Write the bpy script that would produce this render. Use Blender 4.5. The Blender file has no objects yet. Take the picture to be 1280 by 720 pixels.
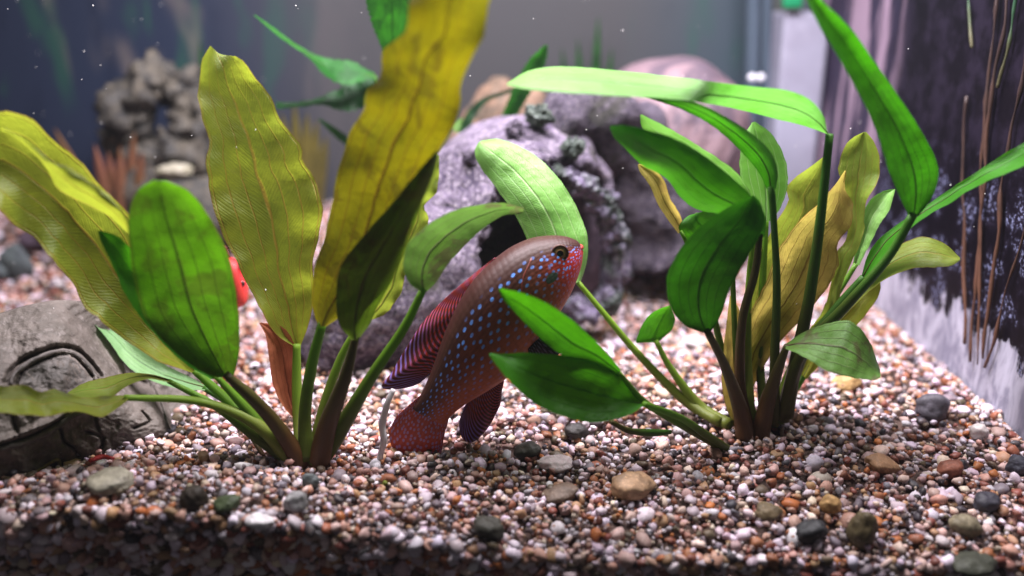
import bpy, bmesh, math, random
import numpy as np
from mathutils import noise as mnoise, Vector

random.seed(7); rng = np.random.default_rng(7)
R = math.radians
S = 0.01                      # authoring unit is the centimetre
sc = bpy.context.scene
col = sc.collection

# ------------------------------------------------------------------ camera, light, exposure
CAM_H, PITCH, FPX = 16.0, R(17.84), 1100.0
cam_d = bpy.data.cameras.new('camera'); cam = bpy.data.objects.new('camera', cam_d); col.objects.link(cam)
cam.location = (0, 0, CAM_H*S); cam.rotation_euler = (R(90)-PITCH, 0, 0)
cam_d.sensor_width = 36; cam_d.lens = 36*FPX/1280
cam_d.clip_start = 0.01; cam_d.clip_end = 20
cam_d.dof.use_dof = True; cam_d.dof.focus_distance = 0.328; cam_d.dof.aperture_fstop = 3.7
sc.camera = cam

world = bpy.data.worlds.new('World'); sc.world = world; world.use_nodes = True
bg = world.node_tree.nodes['Background']
bg.inputs[0].default_value = (0.66, 0.62, 0.64, 1); bg.inputs[1].default_value = 0.065

def area(name, loc, rot, sx, sy, power, colr):
    d = bpy.data.lights.new(name, 'AREA'); d.shape = 'RECTANGLE'; d.size = sx*S; d.size_y = sy*S
    d.energy = power; d.color = colr
    o = bpy.data.objects.new(name, d); col.objects.link(o)
    o.location = [c*S for c in loc]; o.rotation_euler = rot
    return o
area('tank_lamp', (0, 39, 33), (R(0), 0, 0), 40, 4, 3.9, (1.0, 0.93, 1.0))
area('tank_lamp', (2, 30, 34), (R(0), 0, 0), 40, 3, 1.75, (1.0, 0.95, 1.0))

sc.view_settings.view_transform = 'Standard'; sc.view_settings.look = 'None'
sc.view_settings.gamma = 1; sc.view_settings.exposure = 0.12
sc.view_settings.use_curve_mapping = False
sc.cycles.max_bounces = 8; sc.cycles.transparent_max_bounces = 8
sc.cycles.use_denoising = True

# ------------------------------------------------------------------ helpers
CP, SP = math.cos(PITCH), math.sin(PITCH)
def P(px, py, D):
    """the point at depth y = D (cm from the camera's foot) seen at a place of the 1280 x 720 frame"""
    u = (px-640)/FPX; v = (py-360)/FPX
    dy = CP - v*SP; dz = -SP - v*CP
    k = D/dy
    return np.array((u*k, D, CAM_H + dz*k))
def PX(px, py, x):
    u = (px-640)/FPX; v = (py-360)/FPX
    k = x/u
    return np.array((x, (CP - v*SP)*k, CAM_H + (-SP - v*CP)*k))
def unit(px, py, D):
    v = (py-360)/FPX
    return D/(CP - v*SP)/FPX                    # cm for one pixel there
def proj(p):
    x, y, z = p[..., 0], p[..., 1], p[..., 2]-CAM_H
    d = y*CP - z*SP; h = y*SP + z*CP
    return 640 + FPX*x/d, 360 - FPX*h/d
def srgb(r, g, b, a=1.0):
    f = lambda c: c/12.92 if c <= 0.04045 else ((c+0.055)/1.055)**2.4
    return (f(r/255), f(g/255), f(b/255), a)

def nz(x, y, z=0.0, s=1.0): return mnoise.noise(Vector((x*s, y*s, z*s)))

def ground_z(x, y):
    """height of the gravel (cm): a low mound against the front pane on one side"""
    roll = max(0.0, (26.6-y)/2.0)
    s = 1/(1+math.exp((x+3.0)/3.2)); f = max(0.0, min(1.0, (28.3*s+33.0*(1-s)-y)/(3.9*s+8.0*(1-s))))
    z = f*(-0.75 + 1.85*s) - 0.75*roll**2
    b = max(0.0, min(1.0, (y-46.0)/14.0)); z += 2.6*b*b*(3-2*b)/(1+math.exp((x-0.0)/2.0))
    z += 0.30*nz(x, y, 3.1, 0.16) + 0.14*nz(x, y, 8.7, 0.5)
    z += 0.5*math.exp(-((x-9.5)**2+(y-31.5)**2)/14.0)*0.6
    return z

def tag(o, label=None, cat=None, group=None, kind=None):
    if label: o['label'] = label
    if cat: o['category'] = cat
    if group: o['group'] = group
    if kind: o['kind'] = kind
    return o
def empty(name, loc):
    o = bpy.data.objects.new(name, None); col.objects.link(o)
    o.location = [c*S for c in loc]; o.empty_display_size = 0.02
    o['_b'] = [float(c) for c in loc]
    return o
def base_of(o): return np.array(o['_b']) if o is not None and '_b' in o else np.zeros(3)
BASES = {}
def mesh_obj(name, verts, faces, mat, parent=None, uv=None, smooth=True, origin=None, colors=None):
    """verts in world centimetres; one mesh object, origin at its parent's (or its own) base"""
    verts = np.asarray(verts, float)
    if parent is not None: b = BASES[parent.name]
    elif origin is not None: b = np.asarray(origin, float)
    else: b = np.zeros(3)
    me = bpy.data.meshes.new(name)
    me.from_pydata(((verts-b)*S).tolist(), [], faces)
    if uv is not None:
        l = me.uv_layers.new(name='UVMap')
        vi = np.empty(len(me.loops), np.int32); me.loops.foreach_get('vertex_index', vi)
        l.data.foreach_set('uv', np.asarray(uv, np.float32)[vi].ravel())
    if colors is not None:
        a = me.color_attributes.new('tint', 'FLOAT_COLOR', 'POINT')
        a.data.foreach_set('color', np.asarray(colors, np.float32).ravel())
    me.materials.append(mat)
    if smooth: me.polygons.foreach_set('use_smooth', np.ones(len(me.polygons), bool))
    o = bpy.data.objects.new(name, me); col.objects.link(o)
    if parent is not None: o.parent = parent
    else: o.location = b*S
    BASES[o.name] = b
    return o
def thing(name, base, label, cat, group=None):
    o = bpy.data.objects.new(name, None); col.objects.link(o)
    o.location = np.asarray(base)*S; o.empty_display_size = 0.02
    BASES[o.name] = np.asarray(base, float)
    return tag(o, label, cat, group)

def interp(pts, n):
    """Catmull-Rom through pts (any dimension), resampled to n points even in length"""
    p = np.asarray(pts, float)
    if len(p) == 2:
        t = np.linspace(0, 1, n)[:, None]; return p[0]*(1-t)+p[1]*t
    q = np.vstack([2*p[0]-p[1], p, 2*p[-1]-p[-2]])
    out = []
    for i in range(len(p)-1):
        a, b, c, d = q[i:i+4]
        for t in np.linspace(0, 1, 12, endpoint=False):
            out.append(0.5*((2*b)+(c-a)*t+(2*a-5*b+4*c-d)*t*t+(3*b-a-3*c+d)*t**3))
    out.append(p[-1]); out = np.array(out)
    dl = np.r_[0, np.cumsum(np.linalg.norm(np.diff(out[:, :2], axis=0), axis=1))]
    t = np.linspace(0, dl[-1], n)
    return np.stack([np.interp(t, dl, out[:, k]) for k in range(out.shape[1])], 1)
def lin(vals, n):
    if np.isscalar(vals): return np.full(n, float(vals))
    return np.interp(np.linspace(0, 1, n), np.linspace(0, 1, len(vals)), vals)
def grid_faces(nu, nv, wrap=False):
    f = []
    for i in range(nu-1):
        for j in range(nv if wrap else nv-1):
            k = (j+1) % nv
            f.append((i*nv+j, i*nv+k, (i+1)*nv+k, (i+1)*nv+j))
    return f
def tube_mesh(pts, rad, nseg=10, bump=0.0, seed=0.0, bscale=1.0, cap=True):
    p = np.asarray(pts, float); n = len(p)
    T = np.gradient(p, axis=0); T /= np.linalg.norm(T, axis=1)[:, None]+1e-9
    up = np.array((0.13, -0.97, 0.2))
    V = []; uv = []
    for i in range(n):
        a = np.cross(T[i], up); a /= np.linalg.norm(a)+1e-9
        b = np.cross(a, T[i])
        for j in range(nseg):
            ph = 2*math.pi*j/nseg
            d = a*math.cos(ph)+b*math.sin(ph)
            r = rad[i]
            q = p[i]+d*r
            if bump: q = q + d*bump*(nz(*(q*bscale), 1.0) if False else mnoise.noise(Vector(q*bscale)+Vector((seed, 0, 0))))
            V.append(q); uv.append((i/(n-1), j/nseg))
    F = grid_faces(n, nseg, True)
    if cap:
        V.append(p[0]); uv.append((0, 0)); V.append(p[-1]); uv.append((1, 0))
        a, b = len(V)-2, len(V)-1
        for j in range(nseg):
            k = (j+1) % nseg
            F.append((a, k, j)); F.append((b, (n-1)*nseg+j, (n-1)*nseg+k))
    return np.array(V), F, np.array(uv)
def px_path(pts, n):
    """(px, py, D, r_px) way points -> points and radii in cm"""
    q = interp(pts, n)
    p = np.array([P(*r[:3]) for r in q]); rad = np.array([r[3]*unit(*r[:3]) for r in q])
    return p, rad

# ------------------------------------------------------------------ materials
class NT:
    def __init__(s, name):
        s.m = bpy.data.materials.new(name); s.m.use_nodes = True
        s.t = s.m.node_tree; s.t.nodes.clear()
        s.out = s.t.nodes.new('ShaderNodeOutputMaterial')
    def n(s, typ, ins=None, **kw):
        nd = s.t.nodes.new('ShaderNode'+typ)
        for k, v in kw.items(): setattr(nd, k, v)
        for k, v in (ins or {}).items():
            i = nd.inputs[k]
            if hasattr(v, 'is_output'): s.t.links.new(v, i)
            else: i.default_value = v
        return nd
    def math(s, op, a, b=None, c=None, clamp=False):
        d = {0: a}
        if b is not None: d[1] = b
        if c is not None: d[2] = c
        return s.n('Math', d, operation=op, use_clamp=clamp).outputs[0]
    def mix(s, f, a, b, blend='MIX'):
        nd = s.n('Mix', data_type='RGBA', blend_type=blend)
        for i, v in ((0, f), (6, a), (7, b)):
            if hasattr(v, 'is_output'): s.t.links.new(v, nd.inputs[i])
            else: nd.inputs[i].default_value = v
        return nd.outputs[2]
    def ramp(s, f, stops, interp='LINEAR'):
        nd = s.n('ValToRGB', {0: f}); r = nd.color_ramp; r.interpolation = interp
        while len(r.elements) < len(stops): r.elements.new(0.5)
        for e, (p, c) in zip(r.elements, stops):
            e.position = p; e.color = c if not np.isscalar(c) else (c, c, c, 1)
        return nd.outputs[0]
    def step(s, x, a, b):
        return s.n('MapRange', {0: x, 1: a, 2: b, 3: 0.0, 4: 1.0}, interpolation_type='SMOOTHSTEP').outputs[0]
    def noise(s, vec, scale, detail=4, rough=0.55, dist=0.0):
        return s.n('TexNoise', {'Vector': vec, 'Scale': scale, 'Detail': detail, 'Roughness': rough, 'Distortion': dist}).outputs[0]
    def bump(s, h, strength=0.3, dist=0.001):
        return s.n('Bump', {'Height': h, 'Strength': strength, 'Distance': dist}).outputs[0]
    def principled(s, colr, rough=0.5, spec=0.4, bump=None, **kw):
        d = {'Base Color': colr, 'Roughness': rough, 'Specular IOR Level': spec}
        if bump is not None: d['Normal'] = bump
        d.update(kw)
        return s.n('BsdfPrincipled', d).outputs[0]
    def done(s, sh):
        s.t.links.new(sh, s.out.inputs[0]); return s.m

def leaf_mat(name, c1, c2, vein, trans, fac=0.5, blotch=0.0, blotch_col=(0.02, 0.03, 0.01, 1), rough=0.42, edge=None):
    m = NT(name)
    uv = m.n('UVMap', uv_map='UVMap').outputs[0]
    obj = m.n('TexCoord').outputs['Object']
    sx = m.n('SeparateXYZ', {0: uv}); u, v = sx.outputs[0], sx.outputs[1]
    a = m.math('ABSOLUTE', m.math('MULTIPLY_ADD', v, 2.0, -1.0))
    wob = m.math('MULTIPLY_ADD', m.noise(obj, 60, 2), 0.05, -0.025)
    aw = m.math('ADD', a, wob)
    # midrib and arcing side veins
    fr = m.math('FRACT', m.math('MULTIPLY_ADD', aw, 1/0.31, 0.5))
    dist = m.math('MULTIPLY', m.math('ABSOLUTE', m.math('SUBTRACT', fr, 0.5)), 0.31)
    side = m.math('SUBTRACT', 1.0, m.step(dist, 0.004, 0.022))
    mid = m.math('SUBTRACT', 1.0, m.step(aw, 0.012, 0.05))
    fade = m.math('SUBTRACT', 1.0, m.step(u, 0.45, 1.0))
    veins = m.math('MAXIMUM', m.math('MULTIPLY', side, m.math('MULTIPLY_ADD', fade, 0.5, 0.25)), m.math('MULTIPLY', mid, m.math('MULTIPLY_ADD', fade, 0.6, 0.4)))
    # fine cross veins
    cv = m.n('CombineXYZ', {0: m.math('MULTIPLY_ADD', a, -9.0, m.math('MULTIPLY', u, 46.0)), 1: m.math('MULTIPLY', a, 3.0)}).outputs[0]
    fine = m.n('TexWave', {'Vector': cv, 'Scale': 0.5, 'Distortion': 6.0, 'Detail': 4.0, 'Detail Scale': 1.4}).outputs['Fac']
    cell = m.noise(obj, 420, 3, 0.6)
    big = m.noise(obj, 28, 3, 0.6)
    c = m.mix(m.step(big, 0.35, 0.65), c1, c2)
    c = m.mix(m.math('MULTIPLY', fine, 0.07), c, (0.0, 0.0, 0.0, 1))
    c = m.mix(m.math('MULTIPLY', cell, 0.22), c, (0.35, 0.35, 0.1, 1), 'SOFT_LIGHT')
    trans = tuple(x*0.68 for x in trans[:3])+(1,)
    t = m.mix(m.step(big, 0.3, 0.7), trans, m.mix(0.5, trans, c2))
    t = m.mix(m.math('MULTIPLY', fine, 0.10), t, (0.02, 0.03, 0.0, 1))
    t = m.mix(m.math('MULTIPLY', m.step(m.noise(obj, 150, 4, 0.7), 0.45, 0.75), 0.3), t, (0.02, 0.03, 0.0, 1))
    if blotch:
        bl = m.math('MULTIPLY', m.step(m.noise(obj, 75, 4, 0.65, 0.6), 0.52, 0.62), blotch)
        c = m.mix(bl, c, blotch_col); t = m.mix(bl, t, blotch_col)
    if edge is not None:
        ed = m.math('MULTIPLY', m.step(a, 0.955, 1.0), 0.8)
        c = m.mix(ed, c, edge); t = m.mix(ed, t, edge)
    t = m.mix(m.math('MULTIPLY', m.step(m.noise(obj, 45, 5, 0.65, 0.4), 0.4, 0.7), 0.35), t, c2)
    c = m.mix(veins, c, vein); t = m.mix(m.math('MULTIPLY', veins, 0.75), t, vein)
    h = m.math('ADD', m.math('MULTIPLY', veins, -0.8), m.math('ADD', m.math('MULTIPLY', fine, 0.16), m.math('MULTIPLY', cell, 0.5)))
    h = m.math('ADD', h, m.math('MULTIPLY', m.noise(obj, 110, 2, 0.5), 2.2))
    bp = m.bump(h, 0.5, 0.0009)
    sh = m.n('MixShader', {0: fac, 1: m.principled(c, rough, 0.35, bp), 2: m.n('BsdfTranslucent', {'Color': t, 'Normal': bp}).outputs[0]}).outputs[0]
    return m.done(sh)

def stem_mat(name, c1, c2, fac=0.25):
    m = NT(name)
    uv = m.n('UVMap', uv_map='UVMap').outputs[0]; obj = m.n('TexCoord').outputs['Object']
    u = m.n('SeparateXYZ', {0: uv}).outputs[0]
    st = m.n('Mapping', {0: uv, 3: (2.0, 26.0, 1.0)}).outputs[0]
    f = m.math('ADD', u, m.math('MULTIPLY_ADD', m.noise(obj, 90, 3), 0.7, -0.35))
    c = m.mix(m.step(f, 0.05, 0.9), c1, c2)
    c = m.mix(m.math('MULTIPLY', m.noise(st, 3, 2), 0.45), c, (0.03, 0.04, 0.01, 1))
    bp = m.bump(m.noise(st, 2.0, 2), 0.3, 0.0008)
    sh = m.n('MixShader', {0: fac, 1: m.principled(c, 0.4, 0.35, bp), 2: m.n('BsdfTranslucent', {'Color': c}).outputs[0]}).outputs[0]
    return m.done(sh)

M = {}
M['olive'] = leaf_mat('leaf_olive', srgb(136, 148, 46), srgb(114, 132, 38), srgb(164, 138, 54), srgb(196, 212, 60), 0.5, 0.2, srgb(112, 104, 44), edge=srgb(130, 96, 50))
M['olive_dark'] = leaf_mat('leaf_olive_brown', srgb(86, 86, 16), srgb(70, 78, 14), srgb(88, 62, 16), srgb(138, 128, 6), 0.55, 0.6, srgb(66, 56, 12))
M['green'] = leaf_mat('leaf_green', srgb(48, 100, 16), srgb(64, 94, 20), srgb(54, 72, 18), srgb(100, 176, 8), 0.55, 0.55, srgb(62, 72, 16), edge=srgb(80, 50, 26))
M['bright'] = leaf_mat('leaf_bright_green', srgb(62, 134, 24), srgb(54, 122, 18), srgb(54, 118, 22), srgb(92, 190, 10), 0.5, 0.2, srgb(50, 104, 22))
M['pale'] = leaf_mat('leaf_pale_green', srgb(132, 182, 96), srgb(114, 170, 80), srgb(160, 196, 128), srgb(116, 184, 60), 0.35, rough=0.35)
M['arch_sheen'] = leaf_mat('leaf_arching_sheen', srgb(140, 190, 108), srgb(122, 178, 92), srgb(90, 150, 60), srgb(84, 180, 12), 0.5, rough=0.38)  # lamp sheen of the upper side is put into the pale base colour
M['mottled'] = leaf_mat('leaf_mottled', srgb(104, 150, 66), srgb(92, 130, 60), srgb(98, 104, 70), srgb(120, 170, 60), 0.4, 0.85, srgb(92, 92, 56))
M['deep'] = leaf_mat('leaf_deep_green', srgb(34, 90, 14), srgb(46, 96, 16), srgb(34, 66, 14), srgb(66, 160, 8), 0.5, 0.3, srgb(34, 66, 16))
M['dim'] = leaf_mat('leaf_brown_green', srgb(56, 92, 18), srgb(70, 72, 20), srgb(60, 48, 18), srgb(96, 140, 14), 0.5, 0.6, srgb(64, 54, 18))
M['tan'] = leaf_mat('leaf_tan', srgb(160, 148, 78), srgb(142, 134, 62), srgb(116, 88, 40), srgb(236, 210, 104), 0.6, 0.3, srgb(132, 98, 58), edge=srgb(130, 80, 40))
M['lime'] = leaf_mat('leaf_lime', srgb(138, 158, 66), srgb(120, 144, 50), srgb(156, 136, 60), srgb(184, 204, 66), 0.5, 0.25, srgb(120, 116, 50), edge=srgb(140, 104, 50))
M['salmon'] = leaf_mat('leaf_salmon', srgb(186, 112, 84), srgb(170, 98, 70), srgb(140, 74, 52), srgb(220, 130, 90), 0.45)
M['sage'] = leaf_mat('leaf_sage', srgb(136, 176, 120), srgb(120, 166, 112), srgb(106, 130, 98), srgb(140, 190, 110), 0.35, 0.5, srgb(120, 146, 112))
M['fern'] = leaf_mat('leaf_fern', srgb(46, 120, 40), srgb(36, 100, 36), srgb(24, 70, 24), srgb(70, 170, 30), 0.45, 0.5, srgb(24, 66, 26))
M['fernd'] = leaf_mat('leaf_fern_dark', srgb(30, 74, 34), srgb(24, 60, 30), srgb(14, 40, 18), srgb(36, 100, 26), 0.35, 0.6, srgb(14, 34, 18))
M['rust'] = leaf_mat('leaf_rust', srgb(176, 120, 100), srgb(146, 112, 74), srgb(120, 80, 66), srgb(200, 140, 90), 0.4)
M['straw'] = leaf_mat('leaf_straw', srgb(140, 128, 66), srgb(112, 104, 60), srgb(90, 80, 50), srgb(150, 140, 60), 0.4)
M['st_green'] = stem_mat('stem_green', srgb(92, 104, 34), srgb(116, 168, 40), 0.4)
M['st_lime'] = stem_mat('stem_lime', srgb(140, 150, 60), srgb(150, 190, 60), 0.4)
M['st_brown'] = stem_mat('stem_brown', srgb(96, 58, 32), srgb(84, 80, 34), 0.25)
M['st_deep'] = stem_mat('stem_deep_green', srgb(92, 84, 34), srgb(74, 130, 40), 0.4)
M['st_white'] = stem_mat('stem_white', srgb(225, 220, 205), srgb(240, 236, 222), 0.3)

def pebble_mat(name, use_obj):
    m = NT(name)
    obj = m.n('TexCoord').outputs['Object']
    c = m.n('ObjectInfo').outputs['Color'] if use_obj else m.n('VertexColor', layer_name='tint').outputs[0]
    k = 260
    n1 = m.noise(obj, k, 4, 0.6); n2 = m.noise(obj, k*3.2, 3, 0.6)
    c = m.mix(m.math('MULTIPLY', m.step(n1, 0.48, 0.72), 0.35), c, srgb(120, 92, 74))
    c = m.mix(m.math('MULTIPLY', m.step(n2, 0.55, 0.75), 0.25), c, srgb(225, 215, 215))
    bp = m.bump(n2, 0.25, 0.0005)
    return m.done(m.principled(c, 0.5, 0.4, bp))
M['pebble'] = pebble_mat('pebble_single', True)
M['gravel'] = pebble_mat('pebble_gravel', False)
def stone_mat(name, c1, c2, c3, scale=120, bump=0.5, spec=0.3, rough=0.65):
    m = NT(name); obj = m.n('TexCoord').outputs['Object']
    n1 = m.noise(obj, scale, 6, 0.62, 0.3); n2 = m.noise(obj, scale*4.5, 4, 0.65)
    c = m.mix(m.step(n1, 0.35, 0.62), c1, c2)
    c = m.mix(m.math('MULTIPLY', m.step(n2, 0.5, 0.72), 0.55), c, c3)
    bp = m.bump(m.math('ADD', n1, m.math('MULTIPLY', n2, 0.6)), bump, 0.0015)
    return m.done(m.principled(c, rough, spec, bp))
M['soil'] = stone_mat('gravel_base', srgb(118, 94, 84), srgb(80, 64, 58), srgb(150, 126, 116), 300, 0.8)
M['wreck'] = stone_mat('wreck_stone', srgb(98, 90, 84), srgb(74, 68, 62), srgb(126, 118, 114), 60, 0.9)
M['wreck_dark'] = stone_mat('wreck_trim', srgb(92, 86, 82), srgb(70, 66, 62), srgb(110, 104, 100), 90, 0.6)
M['plate'] = stone_mat('wreck_plate', srgb(120, 108, 62), srgb(96, 88, 54), srgb(140, 130, 90), 120, 0.4)
M['moss'] = stone_mat('crust_moss', srgb(40, 50, 44), srgb(76, 84, 76), srgb(150, 158, 158), 170, 1.0)
M['rim'] = stone_mat('crust_rim', srgb(104, 92, 118), srgb(40, 50, 42), srgb(190, 190, 198), 85, 1.0)
M['coral'] = stone_mat('coral_tan', srgb(92, 86, 76), srgb(56, 56, 56), srgb(128, 120, 106), 90, 0.9)
M['rocktan'] = stone_mat('rock_tan', srgb(140, 108, 88), srgb(84, 76, 66), srgb(160, 140, 120), 60, 0.9)
M['whitestone'] = stone_mat('white_stone', srgb(226, 220, 222), srgb(206, 198, 200), srgb(240, 238, 240), 70, 0.3)
M['slate'] = stone_mat('slate_stone', srgb(84, 92, 92), srgb(64, 70, 74), srgb(104, 112, 112), 70, 0.4)
M['roughwhite'] = stone_mat('rough_white', srgb(190, 184, 166), srgb(120, 116, 92), srgb(214, 208, 196), 150, 0.8)

def bark_mat(dk=1.0, nm='log_bark'):
    m = NT(nm); obj = m.n('TexCoord').outputs['Object']
    uv = m.n('UVMap', uv_map='UVMap').outputs[0]
    st = m.n('Mapping', {0: uv, 3: (22.0, 30.0, 1.0)}).outputs[0]
    g = m.noise(st, 3.0, 6, 0.66, 1.2); n1 = m.noise(obj, 55, 5, 0.6); n2 = m.noise(obj, 520, 4, 0.65)
    c = m.mix(m.step(n1, 0.36, 0.62), srgb(84, 74, 102), srgb(156, 146, 170))
    c = m.mix(m.math('MULTIPLY', m.step(n2, 0.46, 0.62), 0.7), c, srgb(214, 208, 220))
    c = m.mix(m.step(g, 0.47, 0.39), c, srgb(40, 34, 52))
    c = m.mix(m.math('MULTIPLY', m.step(m.noise(obj, 38, 4, 0.6, 0.5), 0.56, 0.66), 0.75), c, srgb(84, 90, 66))
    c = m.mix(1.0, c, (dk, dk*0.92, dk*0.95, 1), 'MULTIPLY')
    h = m.math('ADD', m.math('MULTIPLY', g, 1.4), m.math('ADD', n2, n1))
    return m.done(m.principled(c, 0.62, 0.35, m.bump(h, 0.9, 0.003)))
M['bark'] = bark_mat(0.78)
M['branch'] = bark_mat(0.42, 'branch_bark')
M['trunk'] = stone_mat('trunk_purple', srgb(88, 72, 84), srgb(58, 48, 60), srgb(120, 102, 116), 55, 1.0)
def jar_mat():
    m = NT('shell_pink'); obj = m.n('TexCoord').outputs['Object']
    n1 = m.noise(obj, 42, 6, 0.65, 0.6)
    c = m.mix(m.step(n1, 0.42, 0.58), srgb(128, 106, 112), srgb(84, 72, 82))
    c = m.mix(m.math('MULTIPLY', m.step(m.noise(obj, 70, 4), 0.55, 0.65), 0.6), c, srgb(86, 76, 90))
    return m.done(m.principled(c, 0.6, 0.3, m.bump(n1, 0.6, 0.004)))
M['jar'] = jar_mat()

def plain(name, c, rough=0.5, spec=0.4, **kw):
    m = NT(name); obj = m.n('TexCoord').outputs['Object']
    c2 = tuple(x*0.8 for x in c[:3])+(1,)
    cc = m.mix(m.noise(obj, 120, 3), c, c2)
    return m.done(m.principled(cc, rough, spec, **kw))
M['pupil'] = plain('pupil_black', (0.004, 0.004, 0.004, 1), 0.12, 0.6)
M['iris'] = plain('iris_bronze', srgb(176, 128, 92), 0.35, 0.4)
M['capgreen'] = plain('clip_green', srgb(20, 130, 84), 0.4)
M['frame'] = plain('tank_frame', srgb(24, 16, 12), 0.45)
M['particle'] = plain('particle', srgb(230, 228, 225), 0.6)
M['redstick'] = plain('red_scrap', srgb(190, 60, 60), 0.5)

def back_reflections():
    """the rear sheet, with blurry glass reflections painted on as colour streaks"""
    m = NT('rear_reflections'); obj = m.n('TexCoord').outputs['Object']
    sx = m.n('SeparateXYZ', {0: obj}); x, z = sx.outputs[0], sx.outputs[2]
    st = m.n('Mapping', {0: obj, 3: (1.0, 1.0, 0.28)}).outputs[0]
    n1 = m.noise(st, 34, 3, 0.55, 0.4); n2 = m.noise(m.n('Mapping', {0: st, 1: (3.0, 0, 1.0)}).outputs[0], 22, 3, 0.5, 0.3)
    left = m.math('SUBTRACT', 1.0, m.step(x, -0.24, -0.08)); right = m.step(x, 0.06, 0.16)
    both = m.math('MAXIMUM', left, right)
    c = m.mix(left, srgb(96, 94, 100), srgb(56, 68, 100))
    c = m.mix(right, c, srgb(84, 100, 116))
    c = m.mix(m.math('MULTIPLY', m.step(n1, 0.54, 0.68), m.math('MULTIPLY_ADD', both, 0.75, 0.05)), c, srgb(60, 112, 100))  # teal and beige streaks: reflections of plants and rocks, painted as colour
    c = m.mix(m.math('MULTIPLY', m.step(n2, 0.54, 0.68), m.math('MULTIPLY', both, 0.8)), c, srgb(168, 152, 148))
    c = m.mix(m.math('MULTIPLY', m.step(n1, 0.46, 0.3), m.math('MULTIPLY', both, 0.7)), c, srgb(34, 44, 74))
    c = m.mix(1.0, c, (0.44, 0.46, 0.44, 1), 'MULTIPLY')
    return m.done(m.principled(c, 0.5, 0.3))
def side_print():
    """the printed side sheet: dark rock with a pale torn lower edge, reflecting glass before it"""
    m = NT('side_backdrop'); obj = m.n('TexCoord').outputs['Object']
    sx = m.n('SeparateXYZ', {0: obj}); y, z = sx.outputs[1], sx.outputs[2]
    st = m.n('Mapping', {0: obj, 3: (1.0, 1.0, 0.16)}).outputs[0]
    n1 = m.noise(st, 60, 4, 0.6, 0.2); n2 = m.noise(obj, 70, 5, 0.65); n3 = m.noise(obj, 480, 4, 0.7)
    c = m.mix(m.step(n2, 0.4, 0.65), srgb(13, 10, 17), srgb(30, 25, 37))
    # bluish sparkle patch
    sp = m.math('MULTIPLY', m.math('MULTIPLY', m.step(z, 0.105, 0.075), m.step(n2, 0.5, 0.6)), m.step(n3, 0.5, 0.6))
    c = m.mix(m.math('MULTIPLY', sp, 0.6), c, srgb(150, 156, 196))
    # pinkish vertical streaks towards the rear corner
    far = m.step(y, 0.455, 0.5)
    c = m.mix(m.math('MULTIPLY', far, 0.6), c, srgb(60, 52, 74))
    c = m.mix(m.math('MULTIPLY', m.step(n1, 0.47, 0.58), m.math('MULTIPLY', far, 0.9)), c, srgb(150, 128, 146))
    c = m.mix(m.math('MULTIPLY', m.step(n1, 0.42, 0.34), m.math('MULTIPLY', far, 0.8)), c, srgb(48, 44, 66))
    # torn pale lower edge
    sj = m.n('Mapping', {0: obj, 3: (1.0, 1.0, 0.4)}).outputs[0]
    jag = m.math('ADD', m.math('MULTIPLY', m.noise(sj, 130, 4, 0.7), 0.034), m.math('MULTIPLY', m.noise(obj, 22, 3), 0.030))
    hgt = m.math('SUBTRACT', z, jag)
    foam = m.math('SUBTRACT', 1.0, m.step(hgt, -0.006, -0.002))
    fc = m.mix(m.step(m.noise(sj, 110, 5, 0.65, 0.5), 0.38, 0.62), srgb(180, 178, 194), srgb(128, 126, 144))
    fc = m.mix(m.math('MULTIPLY', far, 0.5), fc, srgb(180, 140, 130))
    c = m.mix(foam, c, fc)
    return m.done(m.principled(c, 0.4, 0.05))
M['back'] = back_reflections(); M['side'] = side_print()

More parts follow.
